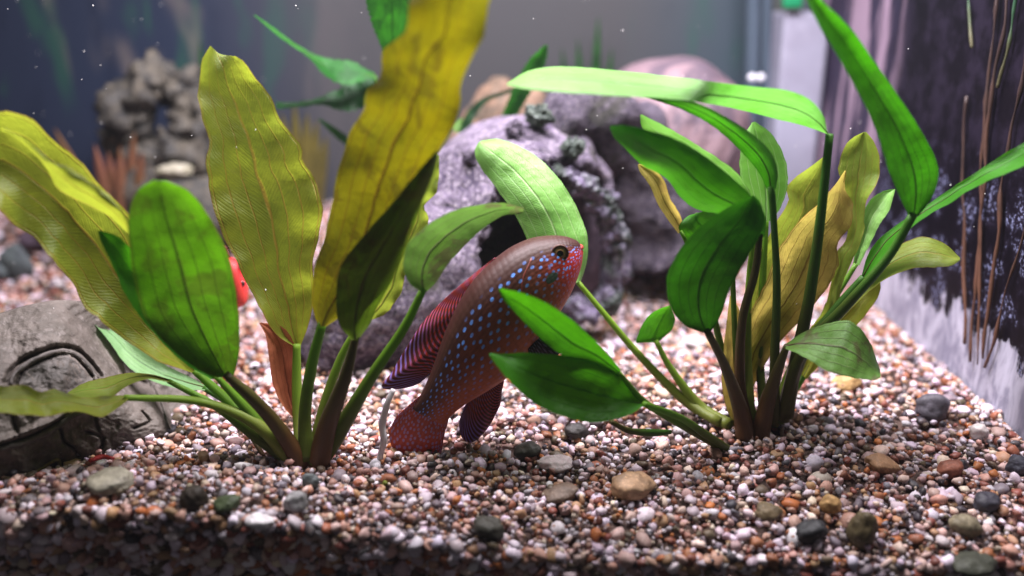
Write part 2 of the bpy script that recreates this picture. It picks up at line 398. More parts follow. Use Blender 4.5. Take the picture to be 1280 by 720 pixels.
def fish_mat(name, back, flank, head, spots=True, spotcol=srgb(70, 130, 255)):
    m = NT(name)
    uv = m.n('UVMap', uv_map='UVMap').outputs[0]; obj = m.n('TexCoord').outputs['Object']
    sx = m.n('SeparateXYZ', {0: uv}); u, v = sx.outputs[0], sx.outputs[1]     # u: 0 snout .. 1 tail, v: 0 back .. 1 belly
    n1 = m.noise(obj, 130, 4, 0.6)
    vv = m.math('ADD', v, m.math('MULTIPLY_ADD', n1, 0.16, -0.08))
    c = m.mix(m.step(vv, 0.12, 0.8), back, flank)
    hd = m.math('SUBTRACT', 1.0, m.step(u, 0.16, 0.38))
    c = m.mix(m.math('MULTIPLY', hd, m.step(vv, 0.1, 0.45)), c, head)
    # scale rows
    suv = m.n('Mapping', {0: uv, 3: (30.0, 13.0, 1.0)}).outputs[0]
    vo = m.n('TexVoronoi', {'Vector': suv, 'Scale': 1.6, 'Randomness': 0.25}, voronoi_dimensions='2D').outputs['Distance']
    c = m.mix(m.math('MULTIPLY', m.step(vo, 0.3, 0.7), 0.22), c, tuple(x*0.45 for x in back[:3])+(1,))
    h = vo
    rough = 0.5
    if spots:
        def dots(sx_, sy_, r0, r1, rnd, rot):
            mp = m.n('Mapping', {0: uv, 2: (0, 0, rot), 3: (sx_, sy_, 1.0)}).outputs[0]
            vd = m.n('TexVoronoi', {'Vector': mp, 'Scale': 1.0, 'Randomness': rnd}, voronoi_dimensions='2D').outputs['Distance']
            return m.math('SUBTRACT', 1.0, m.step(vd, r0, r1))
        body = dots(28.0, 12.5, 0.15, 0.25, 0.45, 0.5)
        headd = dots(38.0, 14.0, 0.2, 0.32, 0.8, 0.3)
        hm = m.math('SUBTRACT', 1.0, m.step(u, 0.27, 0.3))
        d = m.math('ADD', m.math('MULTIPLY', headd, hm), m.math('MULTIPLY', body, m.math('SUBTRACT', 1.0, hm)))
        keep = m.math('MULTIPLY', m.step(v, 0.1, 0.2), m.math('SUBTRACT', 1.0, m.math('MULTIPLY', m.step(v, 0.45, 0.9), 0.85)))
        keep = m.math('MULTIPLY', keep, m.step(u, 0.03, 0.08))
        d = m.math('MULTIPLY', m.math('MULTIPLY', d, keep), m.math('MULTIPLY_ADD', m.step(m.noise(obj, 260, 2), 0.35, 0.6), 0.55, 0.45))
        c = m.mix(d, c, spotcol)
        gx = m.math('POWER', m.math('DIVIDE', m.math('SUBTRACT', u, 0.292), 0.032), 2.0)
        gy = m.math('POWER', m.math('DIVIDE', m.math('SUBTRACT', v, 0.47), 0.065), 2.0)
        g = m.math('ADD', gx, gy)
        c = m.mix(m.math('SUBTRACT', 1.0, m.step(g, 0.75, 1.0)), c, srgb(62, 74, 64))
    bp = m.bump(h, 0.25, 0.0005)
    return m.done(m.principled(c, rough, 0.3, bp))
M['fish'] = fish_mat('fish_spotted', srgb(58, 29, 23), srgb(178, 92, 62), srgb(186, 42, 34), True, srgb(110, 165, 255))
M['fish_red'] = fish_mat('fish_red', srgb(160, 40, 40), srgb(220, 70, 60), srgb(214, 50, 50), False)
def fin_mat(name, c1, c2, c3, rays=22, dash=16, slant=0.0, fac=0.35, dots=False):
    m = NT(name); uv = m.n('UVMap', uv_map='UVMap').outputs[0]
    sx = m.n('SeparateXYZ', {0: uv}); u, v = sx.outputs[0], sx.outputs[1]
    us = m.math('ADD', u, m.math('MULTIPLY', v, slant))
    r = m.math('ABSOLUTE', m.math('SUBTRACT', m.math('FRACT', m.math('MULTIPLY', us, rays)), 0.5))
    d = m.math('ABSOLUTE', m.math('SUBTRACT', m.math('FRACT', m.math('ADD', m.math('MULTIPLY', v, dash), m.math('MULTIPLY', us, 5.0))), 0.5))
    c = m.mix(m.step(r, 0.1, 0.3), c1, c2)
    if dots:
        mp = m.n('Mapping', {0: uv, 3: (20.0, 13.0, 1.0)}).outputs[0]
        vd = m.n('TexVoronoi', {'Vector': mp, 'Scale': 1.0, 'Randomness': 0.6}, voronoi_dimensions='2D').outputs['Distance']
        c = m.mix(m.math('MULTIPLY', m.math('SUBTRACT', 1.0, m.step(vd, 0.2, 0.36)), 0.75), m.mix(0.6, c, c1), c3)
    else:
        lines = m.math('MULTIPLY', m.step(r, 0.24, 0.12), m.math('MULTIPLY', m.math('MULTIPLY', m.step(v, 0.4, 0.8), m.step(u, 0.35, 0.6)), 0.8))
        bits = m.math('MULTIPLY', m.math('MULTIPLY', m.step(r, 0.32, 0.22), m.step(d, 0.2, 0.34)), 0.22)
        c = m.mix(m.math('MAXIMUM', lines, bits), c, c3)
    bp = m.bump(r, 0.5, 0.0006)
    sh = m.n('MixShader', {0: fac, 1: m.principled(c, 0.4, 0.4, bp), 2: m.n('BsdfTranslucent', {'Color': c}).outputs[0]}).outputs[0]
    return m.done(sh)
M['fin'] = fin_mat('fin_red_blue', srgb(186, 62, 46), srgb(84, 34, 32), srgb(110, 124, 210), 24, 7, 0.5)
M['tail'] = fin_mat('tail_red_blue', srgb(186, 92, 70), srgb(150, 66, 54), srgb(170, 164, 214), 18, 20, 0.0, 0.35, True)
M['fin_dark'] = fin_mat('fin_dark', srgb(60, 40, 48), srgb(30, 22, 28), srgb(150, 150, 190), 8, 3)

# ------------------------------------------------------------------ the setting
# gravel bed: terrain with a cut face against the front pane
Y0, Y1, XL, XR = 24.6, 62.0, -44.0, 20.0
nx, ny = 130, 80
xs = np.linspace(XL, XR, nx); ys = np.linspace(Y0+0.25, Y1, ny)
V = []
for y in ys:
    for x in xs: V.append((x, y, ground_z(x, y)-0.28))
F = grid_faces(ny, nx)
b0 = len(V)
for x in xs: V.append((x, Y0+0.25, -4.0))
for i in range(nx-1): F.append((b0+i, b0+i+1, i+1, i))
bed = mesh_obj('gravel_bed', V, F, M['soil']); tag(bed, kind='structure')

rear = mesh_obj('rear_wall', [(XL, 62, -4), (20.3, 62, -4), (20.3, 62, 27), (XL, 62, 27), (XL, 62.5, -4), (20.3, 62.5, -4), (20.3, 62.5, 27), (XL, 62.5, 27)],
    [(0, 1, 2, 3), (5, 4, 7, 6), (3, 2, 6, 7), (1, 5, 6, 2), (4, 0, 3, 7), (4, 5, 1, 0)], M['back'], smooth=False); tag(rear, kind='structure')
side = mesh_obj('side_wall', [(20, 23, -4), (20, 61.9, -4), (20, 61.9, 27), (20, 23, 27), (20.5, 23, -4), (20.5, 61.9, -4), (20.5, 61.9, 27), (20.5, 23, 27)],
    [(0, 3, 2, 1), (4, 5, 6, 7), (3, 7, 6, 2), (0, 4, 7, 3), (1, 2, 6, 5), (4, 0, 1, 5)], M['side'], smooth=False); tag(side, kind='structure')

# ------------------------------------------------------------------ gravel
PAL = [((236, 226, 234), 20), ((216, 200, 206), 14), ((214, 182, 172), 18), ((196, 154, 136), 11), ((184, 146, 108), 8), ((156, 98, 66), 7),
       ((138, 80, 66), 7), ((190, 116, 60), 3), ((136, 128, 134), 7), ((66, 62, 68), 6), ((98, 86, 66), 5), ((230, 212, 190), 7)]
pal = np.array([srgb(*c) for c, w in PAL]); pw = np.array([w for c, w in PAL], float); pw /= pw.sum()
def ico(sub):
    bm = bmesh.new(); bmesh.ops.create_icosphere(bm, subdivisions=sub, radius=1.0)
    v = np.array([x.co[:] for x in bm.verts]); f = np.array([[q.index for q in x.verts] for x in bm.faces]); bm.free(); return v, f
icoV, icoF = ico(2)
def rock_shape(seed, rough=0.42):
    out = []
    for p in icoV:
        d = 1 + rough*mnoise.noise(Vector(p*1.1)+Vector((seed*7.3, 1.7, 0))) + 0.35*rough*mnoise.noise(Vector(p*2.6)+Vector((0, seed*3.1, 4)))
        out.append(p*(d+0.10*mnoise.noise(Vector(p*4.5)+Vector((seed, seed*2.0, 0)))))
    a = np.array(out); s = np.random.default_rng(seed)
    if seed % 2:                                     # chipped flats
        for _ in range(4):
            nrm = s.normal(size=3); nrm /= np.linalg.norm(nrm); ex = np.maximum(0, a@nrm-0.62)
            a = a-ex[:, None]*nrm*0.85
    return a*np.array((1.0, s.uniform(0.58, 0.98), s.uniform(0.45, 0.8)))
shapes = [rock_shape(k) for k in range(16)]
def rotm(a, b, c):
    ca, sa, cb, sb, cc, sn = math.cos(a), math.sin(a), math.cos(b), math.sin(b), math.cos(c), math.sin(c)
    return np.array([[ca, -sa, 0], [sa, ca, 0], [0, 0, 1]]) @ np.array([[1, 0, 0], [0, cb, -sb], [0, sb, cb]]) @ np.array([[cc, 0, sn], [0, 1, 0], [-sn, 0, cc]])

peb = []      # x, y, z, r
def scatter(y0, y1, dens, zoff, zj, rlo, rhi):
    hw = lambda y: min(44.0, 0.62*(y+8))
    n = int((y1-y0)*2*hw(0.5*(y0+y1))*dens)
    for _ in range(n):
        y = rng.uniform(y0, y1); w = hw(y); x = rng.uniform(-w, min(w, 19.9))
        r = rlo + (rhi-rlo)*rng.beta(1.5, 3.2)
        if y < 36 and rng.random() < 0.02: r *= 1.6
        peb.append((x, y, ground_z(x, y)+zoff+rng.normal()*zj - (r-0.22)*0.35, r))
def poisson(y0, y1, rlo, rhi, zoff):
    """surface layer: dart throwing so that the pebbles lie beside, not inside, each other"""
    cell = 0.5; gridd = {}
    def hw(y): return min(44.0, 0.62*(y+8))
    area_ = (y1-y0)*(hw(y0)+hw(y1))
    n = int(area_/(((rlo+rhi)*0.42)**2*2.0)*4)
    for _ in range(n):
        y = rng.uniform(y0, y1); w = hw(y); x = rng.uniform(-w, min(w, 19.85))
        r = rlo + (rhi-rlo)*rng.beta(1.4, 3.0)
        gx, gy = int(x//cell), int(y//cell); ok = True
        for i in (-1, 0, 1):
            for j in (-1, 0, 1):
                for (qx, qy, qr) in gridd.get((gx+i, gy+j), ()):
                    if (qx-x)**2+(qy-y)**2 < (0.74*(qr+r))**2: ok = False; break
                if not ok: break
            if not ok: break
        if ok:
            gridd.setdefault((gx, gy), []).append((x, y, r))
            peb.append((x, y, ground_z(x, y)+zoff+rng.normal()*0.05 - 0.2*(r-0.2), r))
poisson(Y0+0.1, 38, 0.12, 0.42, 0.03)
poisson(38, 50, 0.15, 0.42, 0.03)
scatter(50, 61.5, 4.0, 0.0, 0.07, 0.22, 0.42)
scatter(Y0+0.2, 50, 2.2, -0.12, 0.08, 0.15, 0.3)
scatter(Y0+0.1, 42, 0.9, 0.2, 0.06, 0.12, 0.26)
# the cut face against the pane
for _ in range(4200):
    x = rng.uniform(-20, 19.8); zt = ground_z(x, Y0)
    z = rng.uniform(-3.2, zt+0.1)
    peb.append((x, Y0+0.22+rng.normal()*0.07, z, rng.uniform(0.14, 0.36)))
peb = np.array(peb)
# pick the 300 that show largest; they become pieces of the bed
px_, py_ = proj(peb[:, :3]); dep = peb[:, 1]*CP-(peb[:, 2]-CAM_H)*SP
gz = np.array([ground_z(x, y) for x, y in peb[:, :2]])
score = peb[:, 3]/dep
vis = (px_ > 5) & (px_ < 1275) & (py_ > 380) & (py_ < 705) & (peb[:, 2] > gz-0.06) & (peb[:, 1] > Y0+0.3)
score = np.where(vis, score, -1)
top = set(np.argsort(-score)[:300].tolist())
pal_i = rng.choice(len(PAL), size=len(peb), p=pw)
tint = np.array((1.0, 0.945, 0.985))*np.clip(pal[pal_i][:, :3]*rng.uniform(0.55, 1.02, (len(peb), 1))*rng.uniform(0.93, 1.07, (len(peb), 3)), 0, 0.92)
shape_me = []
for k, s in enumerate(shapes):
    me = bpy.data.meshes.new('pebble'); me.from_pydata((s*S).tolist(), [], icoF.tolist()); me.materials.append(M['pebble'])
    me.polygons.foreach_set('use_smooth', np.ones(len(me.polygons), bool)); shape_me.append(me)
keep = []
for i, (x, y, z, r) in enumerate(peb):
    if i in top:
        o = bpy.data.objects.new('pebble', shape_me[i % 16]); col.objects.link(o); o.parent = bed
        o.location = (x*S, y*S, z*S); o.scale = (r, r, r)
        o.rotation_euler = (rng.normal()*0.35, rng.normal()*0.35, rng.uniform(0, 6.28)); o.color = (*tint[i], 1)
    else: keep.append(i)
nv, nf = len(icoV), len(icoF)
N = len(keep)
Vg = np.empty((N, nv, 3), np.float32); Cg = np.ones((N, nv, 4), np.float32)
for k, i in enumerate(keep):
    x, y, z, r = peb[i]
    q = rotm(rng.uniform(0, 6.28), rng.normal()*0.4, rng.normal()*0.4)
    Vg[k] = (shapes[i % 16]@q.T)*r + (x, y, z)
    Cg[k, :, :3] = tint[i]
Vg *= S
Fg = (icoF[None]+(np.arange(N)*nv)[:, None, None]).reshape(-1, 3)
me = bpy.data.meshes.new('gravel')
me.vertices.add(N*nv); me.vertices.foreach_set('co', Vg.ravel())
me.loops.add(len(Fg)*3); me.loops.foreach_set('vertex_index', Fg.ravel().astype(np.int32))
me.polygons.add(len(Fg)); me.polygons.foreach_set('loop_start', np.arange(0, len(Fg)*3, 3, dtype=np.int32))
me.polygons.foreach_set('loop_total', np.full(len(Fg), 3, np.int32)); me.polygons.foreach_set('use_smooth', np.ones(len(Fg), bool))
me.update(); me.validate()
a = me.color_attributes.new('tint', 'FLOAT_COLOR', 'POINT'); a.data.foreach_set('color', Cg.ravel())
me.materials.append(M['gravel'])
NF = 12000
iv, if_ = ico(1)
fy = Y0+0.15+(rng.random(NF)**1.5)*22.0; fx_ = rng.uniform(-1, 1, NF)*0.62*(fy+8); fx_ = np.minimum(fx_, 19.8)
fr_ = rng.uniform(0.05, 0.125, NF); fz_ = np.array([ground_z(a_, b_) for a_, b_ in zip(fx_, fy)])+rng.uniform(-0.06, 0.13, NF)
fs = fr_[:, None]*rng.uniform(0.55, 1.25, (NF, 3))
fa = rng.uniform(0, 6.28, NF); fv = iv[None]*fs[:, None, :]
fv = np.stack([fv[..., 0]*np.cos(fa)[:, None]-fv[..., 1]*np.sin(fa)[:, None], fv[..., 0]*np.sin(fa)[:, None]+fv[..., 1]*np.cos(fa)[:, None], fv[..., 2]], -1)
fv = fv*(1+0.35*(rng.random((NF, len(iv), 1))-0.5)) + np.stack([fx_, fy, fz_], 1)[:, None, :]
fc = np.ones((NF, len(iv), 4)); fc[..., :3] = (pal[rng.choice(len(PAL), size=NF, p=pw)][:, :3]*rng.uniform(0.45, 0.95, (NF, 1)))[:, None, :]
ff = (if_[None]+(np.arange(NF)*len(iv))[:, None, None]).reshape(-1, 3)
sand = mesh_obj('grit', fv.reshape(-1, 3), ff.tolist(), M['gravel'], colors=fc.reshape(-1, 4))
tag(sand, 'fine grit and chips lying in the gaps between the gravel pebbles', 'grit', kind='stuff')
gravel = bpy.data.objects.new('gravel', me); col.objects.link(gravel)
tag(gravel, 'mixed white, pink, tan and dark fine aquarium gravel covering the floor', 'gravel', kind='stuff')

# ------------------------------------------------------------------ single stones
def ground_at(px, py):
    lo, hi = 23.0, 70.0
    for _ in range(40):
        mid = 0.5*(lo+hi); p = P(px, py, mid)
        if p[2] > ground_z(p[0], p[1]): lo = mid
        else: hi = mid
    return P(px, py, lo)
def stone(name, px, py, w, h, mat, label, seed, group=None, rough=0.28, deep=0.8, yaw=0.0, lift=0.35):
    c = ground_at(px, py+h*0.3); k = unit(px, py, c[1])
    bm = bmesh.new(); bmesh.ops.create_icosphere(bm, subdivisions=4, radius=1.0)
    V = np.array([v.co[:] for v in bm.verts]); Fc = [[v.index for v in f.verts] for f in bm.faces]; bm.free()
    out = []
    for p in V:
        d = 1 + rough*mnoise.noise(Vector(p*0.95)+Vector((seed*5.1, 2, 1))) + 0.4*rough*mnoise.noise(Vector(p*2.4)+Vector((1, seed*3.7, 2))) + 0.12*rough*mnoise.noise(Vector(p*7)+Vector((1, 1, seed)))
        out.append(p*d)
    V = np.array(out)*np.array((w*k/2, w*k/2*deep, h*k/2))
    ca, sa = math.cos(yaw), math.sin(yaw)
    V = V@np.array([[ca, 0, sa], [0, 1, 0], [-sa, 0, ca]])
    b = c+np.array((0, 0, -0.05))
    o = mesh_obj(name, V+c+np.array((0, 0, h*k*lift)), Fc, mat, origin=b)
    return tag(o, label, 'stone', group)
def sm(name, c): 
    return stone_mat(name, srgb(*c), srgb(*[int(x*0.8) for x in c]), srgb(*[min(235, int(x*1.25)+10) for x in c]), 160, 0.35, 0.35, 0.55)
STONES = [
 (790, 607, 58, 34, (176, 142, 108), 'large tan oval stone in the gravel, with dark specks', 1),
 (695, 580, 42, 18, (214, 196, 196), 'flat pale pink oval stone lying in front of the spotted fish', 2),
 (610, 659, 42, 26, (66, 64, 56), 'dark olive round stone close to the front pane', 3),
 (1163, 510, 40, 36, (88, 84, 92), 'smooth dark grey domed stone near the torn white side print', 4),
 (1076, 664, 36, 52, (98, 86, 60), 'olive brown upright pear-shaped stone on the gravel', 5),
 (1011, 664, 40, 30, (52, 52, 54), 'black angular stone beside the olive pear-shaped stone', 6),
 (140, 602, 62, 22, (158, 152, 134), 'rough whitish lump of stone against the car wreck', 7),
 (244, 622, 36, 32, (62, 54, 46), 'dark brown round stone at the edge of the gravel mound', 8),
 (371, 628, 30, 30, (150, 148, 148), 'pale grey squarish flat stone on the gravel', 9),
 (390, 603, 22, 26, (92, 98, 98), 'blue grey flat stone below the leaf stalks of the broad plant', 10),
 (325, 651, 34, 20, (236, 230, 232), 'bright white stone beside a dark one on the gravel mound', 11),
 (1102, 580, 42, 22, (172, 132, 98), 'tan brown oval stone below the drooping mottled leaf', 12),
 (1231, 630, 34, 30, (58, 56, 64), 'blackish stone on the gravel slope by the side wall', 13),
 (1272, 583, 28, 26, (62, 62, 72), 'dark slate stone touching the side wall', 14),
 (659, 563, 34, 18, (68, 66, 58), 'dark green-grey oval pebble under the fish', 15),
 (1186, 586, 32, 22, (142, 86, 66), 'red brown stone on the gravel slope', 16),
 (1204, 656, 40, 28, (132, 122, 98), 'speckled rough olive and cream stone', 17),
 (700, 618, 44, 18, (110, 92, 78), 'flat brown stone in front of the large tan one', 18),
 (284, 630, 34, 18, (72, 84, 56), 'mossy green long stone on the gravel mound', 19),
 (868, 428, 34, 16, (206, 196, 200), 'pale flat stone behind the small round leaf', 20),
 (896, 432, 26, 20, (196, 160, 120), 'tan round stone behind the slender plant', 21),
 (1058, 478, 34, 22, (190, 152, 100), 'ochre stone beneath the mottled leaf tip', 22),
 (720, 540, 30, 20, (56, 52, 50), 'dark stone under the pair of bright leaves', 23),
 (1215, 705, 56, 22, (66, 68, 56), 'long dark mossy stone by the front pane', 24),
 (960, 640, 34, 20, (112, 96, 70), 'brown flat stone left of the black angular one', 25),
 (1038, 632, 26, 26, (178, 140, 90), 'ochre round stone above the black angular one', 26),
 (1222, 540, 24, 22, (222, 210, 206), 'white round pebble on the slope by the side wall', 27),
]
for (px, py, w, h, c, lab, sd) in STONES:
    lab = lab.replace('left of', 'beside').replace(' above ', ' behind ')
    stone('stone', px, py, w, h, sm('stone_tint_%d' % sd, c), lab, sd, yaw=rng.uniform(-0.3, 0.3))
stone('white_stone', 1272, 455, 34, 44, M['whitestone'], 'large smooth white stone leaning at the side wall among reeds', 31, rough=0.15, deep=0.6)
stone('white_stone', 1201, 441, 26, 24, M['whitestone'], 'small white stone at the foot of the reed stems', 32, rough=0.15, deep=0.6)
stone('slate_stone', 22, 332, 44, 46, M['slate'], 'upright blue grey slate stone behind the car wreck', 34, deep=0.5)
stone('slate_stone', -8, 340, 40, 30, M['slate'], 'low dark slate stone beside the upright one behind the wreck', 35, deep=0.6)
stone('gravel_lump', 60, 300, 60, 30, M['trunk'], 'low purple brown stone at the rear of the gravel', 36, rough=0.35)

# ------------------------------------------------------------------ leaves
def leaf(plant, Lp, Rp, D, mat, tilt=0.0, cup=0.0, ruf=0.0, freq=5.0, stalk=None, smat=None, label=None, nu=44, nv=15, jag=0.0, ph=0.0, rib=True, name='leaf'):
    """a blade between two edges, base to tip; D: distance along the midrib, tilt: how much farther the second edge is,
       cup: bulge of the middle, ruf: ruffle of the edges (cm)"""
    Lq, Rq = interp(Lp, nu), interp(Rp, nu)
    Dm = lin(D, nu) if np.isscalar(D) or len(D) == 2 else interp([(i, d) for i, d in enumerate(D)], nu)[:, 1]
    tl, cp = lin(tilt, nu), lin(cup, nu)
    V = []; uv = []
    wa = 1.0 + 9.0*ruf
    dirs = (Rq-Lq)/(np.linalg.norm(Rq-Lq, axis=1)[:, None]+6.0)
    wn = lambda k, sd: wa*(nz(k*0.33, sd+ph*3+Lq[0][0], 0)+0.6*nz(k*0.9, sd+7.0+Lq[0][1], 0))*min(1, k/6)
    Lw = Lq + dirs*np.array([[wn(k, 1.0)] for k in range(nu)]); Rw = Rq + dirs*np.array([[wn(k, 31.0)] for k in range(nu)])
    for i in range(nu):
        t = i/(nu-1)
        for j in range(nv):
            s = j/(nv-1); e = 2*s-1
            q = Lw[i]*(1-s)+Rw[i]*s
            if jag: q = q + (Lq[i]-Rq[i])*(-e)*0.5*jag*abs(e)*(0.5+0.5*math.sin(freq*3*2*math.pi*t+ph))
            d = Dm[i] + tl[i]*e*0.5 + cp[i]*(1-e*e) + ruf*abs(e)**1.7*math.sin(2*math.pi*freq*t+ph+(1.3 if e > 0 else 0)) \
                + 0.2*nz(q[0], q[1], ph, 0.018) + 0.05*nz(q[0], q[1], ph+5, 0.06)
            V.append(P(q[0], q[1], d)); uv.append((t, s))
    o = mesh_obj(name, V, grid_faces(nu, nv), mat, plant, uv)
    if label: o['label'] = label
    mid = [V[i*nv+nv//2] for i in range(nu)]
    if rib:
        w = np.linalg.norm(np.array([V[i*nv] for i in range(nu)])-np.array([V[i*nv+nv-1] for i in range(nu)]), axis=1)
        r0 = 0.03
        rad = np.linspace(r0, 0.012, nu)
        pts = np.array(mid)+np.array((0, 0.05, 0))
        v, f, u = tube_mesh(pts[:int(nu*0.93)], rad[:int(nu*0.93)], 6)
        mesh_obj('midrib', v, f, smat or M['st_green'], o, u)
    if stalk:
        p, r = px_path(stalk, 26); r = r*np.linspace(1.08, 0.78, 26)
        v, f, u = tube_mesh(p, r, 10)
        mesh_obj('leaf_stalk', v, f, smat or M['st_green'], o, u)
    return o

# --- the broad-leaved plant
lb = ground_at(385, 583)
LD = lb[1]
A = thing('sword_plant', lb, 'broad-leaved sword plant with large olive leaves rooted beside the car wreck', 'plant', None)
leaf(A, [(366, 432), (345, 418), (325, 385), (304, 345), (284, 305), (267, 262), (260, 225), (257, 200), (262, 178), (254, 152), (247, 120), (250, 95), (252, 75), (263, 57)],
     [(376, 432), (386, 405), (393, 370), (391, 330), (399, 292), (403, 255), (392, 220), (378, 200), (374, 178), (352, 152), (338, 120), (320, 98), (300, 72), (276, 70)],
     [30.2, 30.6, 31.2, 31.8], M['olive'], tilt=0.5, cup=0.35, ruf=0.16, freq=6, stalk=[(380, 575, LD, 9), (374, 530, 29.4, 8), (371, 480, 29.9, 7), (371, 430, 30.2, 6)], smat=M['st_lime'])
leaf(A, [(398, 408), (391, 385), (390, 345), (398, 318), (408, 285), (418, 240), (425, 205), (436, 165), (452, 140), (458, 115), (478, 95), (480, 62), (508, 38), (515, -10), (540, -60)],
     [(408, 408), (432, 392), (470, 365), (498, 315), (522, 255), (545, 200), (560, 170), (575, 140), (577, 105), (590, 72), (606, 45), (612, 5), (612, -30), (590, -60)],
     [28.6, 28.0, 27.2, 26.0, 24.9], M['olive_dark'], tilt=-0.6, cup=-0.3, ruf=0.22, freq=4.5, stalk=[(384, 575, LD, 10), (381, 520, 28.8, 8), (389, 460, 28.8, 8), (403, 404, 28.6, 7)], smat=M['st_green'], ph=0.8)
leaf(A, [(440, 425), (424, 405), (420, 370), (425, 335), (448, 302), (478, 268), (508, 232), (530, 205), (545, 188)],
     [(448, 425), (462, 405), (474, 380), (495, 340), (512, 298), (527, 255), (540, 222), (547, 200), (547, 189)],
     [28.0, 27.6, 27.0, 26.3], M['dim'], tilt=0.4, cup=-0.3, stalk=[(398, 580, LD, 13), (410, 530, 28.4, 12), (432, 470, 28.1, 9), (445, 420, 28.0, 6)], smat=M['st_brown'], label='dark brownish green mottled leaf')
leaf(A, [(450, 400), (470, 365), (490, 315), (508, 270), (525, 225), (545, 190)],
     [(458, 402), (482, 392), (500, 368), (510, 335), (530, 292), (536, 272), (530, 258), (545, 240), (549, 215), (549, 195)],
     [29.6, 29.9, 30.2], M['lime'], tilt=0.8, cup=0.2, ruf=0.14, freq=8, stalk=[(392, 575, LD+0.3, 7), (402, 520, 29.3, 7), (425, 450, 29.6, 6), (454, 398, 29.6, 5)], smat=M['st_lime'])
leaf(A, [(272, 472), (245, 460), (210, 432), (182, 398), (168, 350), (161, 300), (161, 265), (172, 238), (192, 225)],
     [(292, 470), (299, 440), (299, 400), (295, 365), (288, 328), (278, 300), (258, 265), (235, 238), (208, 226)],
     [27.6, 27.0, 26.4, 26.0], M['green'], tilt=0.5, cup=0.45, stalk=[(378, 582, LD, 12), (352, 540, 28.3, 10), (318, 500, 27.9, 9), (282, 468, 27.6, 7)], smat=M['st_brown'], label='deep green round-tipped leaf')
leaf(A, [(264, 474), (228, 452), (185, 408), (158, 370), (140, 330), (126, 302), (122, 289)],
     [(280, 470), (262, 440), (235, 400), (205, 355), (170, 318), (148, 296), (126, 288)],
     [28.5, 28.2, 27.6], M['bright'], tilt=0.3, cup=0.3, stalk=[(374, 582, LD, 9), (340, 548, 28.6, 8), (305, 508, 28.6, 7), (270, 470, 28.5, 5)], smat=M['st_green'])
leaf(A, [(240, 466), (195, 450), (150, 420), (105, 382), (92, 355), (66, 326), (45, 300), (20, 282), (0, 265), (-30, 250), (-55, 215)],
     [(250, 462), (246, 430), (228, 395), (205, 345), (178, 300), (162, 268), (130, 236), (112, 214), (84, 188), (60, 168), (40, 148), (18, 140), (0, 140), (-30, 150), (-52, 200)],
     [29.4, 29.3, 29.2, 28.6, 27.8], M['olive'], tilt=0.9, cup=0.5, ruf=0.28, freq=4.2, stalk=[(372, 580, LD, 10), (335, 545, 29.0, 9), (295, 510, 29.3, 8), (243, 463, 29.4, 6)], smat=M['st_green'], ph=2.0)
leaf(A, [(164, 296), (135, 270), (100, 252), (72, 236), (58, 210), (40, 190), (18, 170), (0, 162)],
     [(166, 286), (152, 262), (132, 240), (105, 222), (84, 208), (62, 200), (36, 178), (6, 160)],
     [28.0, 27.6, 27.0], M['olive'], tilt=-1.2, cup=-0.5, ruf=0.1, freq=4, stalk=[(372, 581, LD, 7), (330, 530, 28.9, 5), (250, 420, 28.6, 4), (165, 290, 28.0, 3)], smat=M['st_lime'], label='narrow curled leaf lying over the broad one')
leaf(A, [(256, 488), (225, 486), (190, 476), (160, 458), (135, 425), (114, 400)],
     [(258, 482), (235, 470), (205, 455), (170, 432), (140, 410), (116, 397)],
     [31.0, 32.0, 33.0, 33.6], M['sage'], tilt=1.0, cup=0.25, stalk=[(360, 562, 29.6, 7), (315, 522, 30.2, 7), (285, 502, 30.6, 6), (255, 485, 31.0, 5)], smat=M['st_deep'], label='pale sage green leaf lying against the wreck')
leaf(A, [(160, 500), (140, 515), (125, 521), (95, 514), (60, 520), (25, 518), (0, 516), (-40, 512), (-70, 500)],
     [(160, 494), (130, 495), (105, 497), (82, 491), (66, 486), (50, 490), (32, 481), (12, 482), (-25, 484), (-70, 496)],
     [27.4, 26.3, 25.5, 25.2], M['olive'], tilt=0.9, cup=0.15, ruf=0.1, freq=5, stalk=[(366, 578, LD, 9), (320, 530, 28.5, 8), (250, 502, 28.2, 6), (155, 497, 27.6, 5)], smat=M['st_lime'], label='long yellow green leaf lying flat over the wreck')
leaf(A, [(212, 478), (185, 474), (160, 482), (135, 498), (105, 497), (80, 496)],
     [(212, 474), (190, 468), (162, 466), (130, 472), (102, 480), (80, 494)],
     [28.8, 28.5, 28.0], M['lime'], tilt=1.2, cup=0.1, stalk=[(368, 580, LD, 8), (320, 545, 28.9, 8), (270, 508, 28.9, 6), (210, 476, 28.8, 4)], smat=M['st_green'])
leaf(A, [(366, 522), (352, 505), (341, 480), (336, 445), (332, 420), (324, 404)],
     [(374, 520), (374, 490), (374, 465), (368, 430), (352, 408), (326, 403)],
     [29.6, 29.9, 30.2], M['salmon'], tilt=0.6, cup=0.3, stalk=[(378, 572, LD, 5), (374, 545, 29.2, 5), (370, 520, 29.6, 4)], smat=M['st_brown'], label='withered salmon pink leaf')
leaf(A, [(525, 364), (510, 352), (504, 330), (510, 305), (532, 283), (565, 264), (605, 255), (632, 254), (655, 260)],
     [(534, 364), (546, 352), (560, 330), (582, 306), (606, 284), (628, 270), (645, 268), (654, 266)],
     [28.4, 28.4, 28.8, 29.4], M['mottled'], tilt=[1.4, 1.4, 1.0, 0.5], cup=0.2, stalk=[(392, 582, LD, 13), (420, 545, 28.8, 11), (465, 470, 28.6, 8), (505, 410, 28.5, 7), (529, 362, 28.4, 6)], smat=M['st_green'], label='mottled grey green leaf bent over towards the fish')
p, r = px_path([(330, 572, ground_at(330, 572)[1], 3), (320, 555, 29.4, 3), (308, 540, 29.8, 2)], 10)
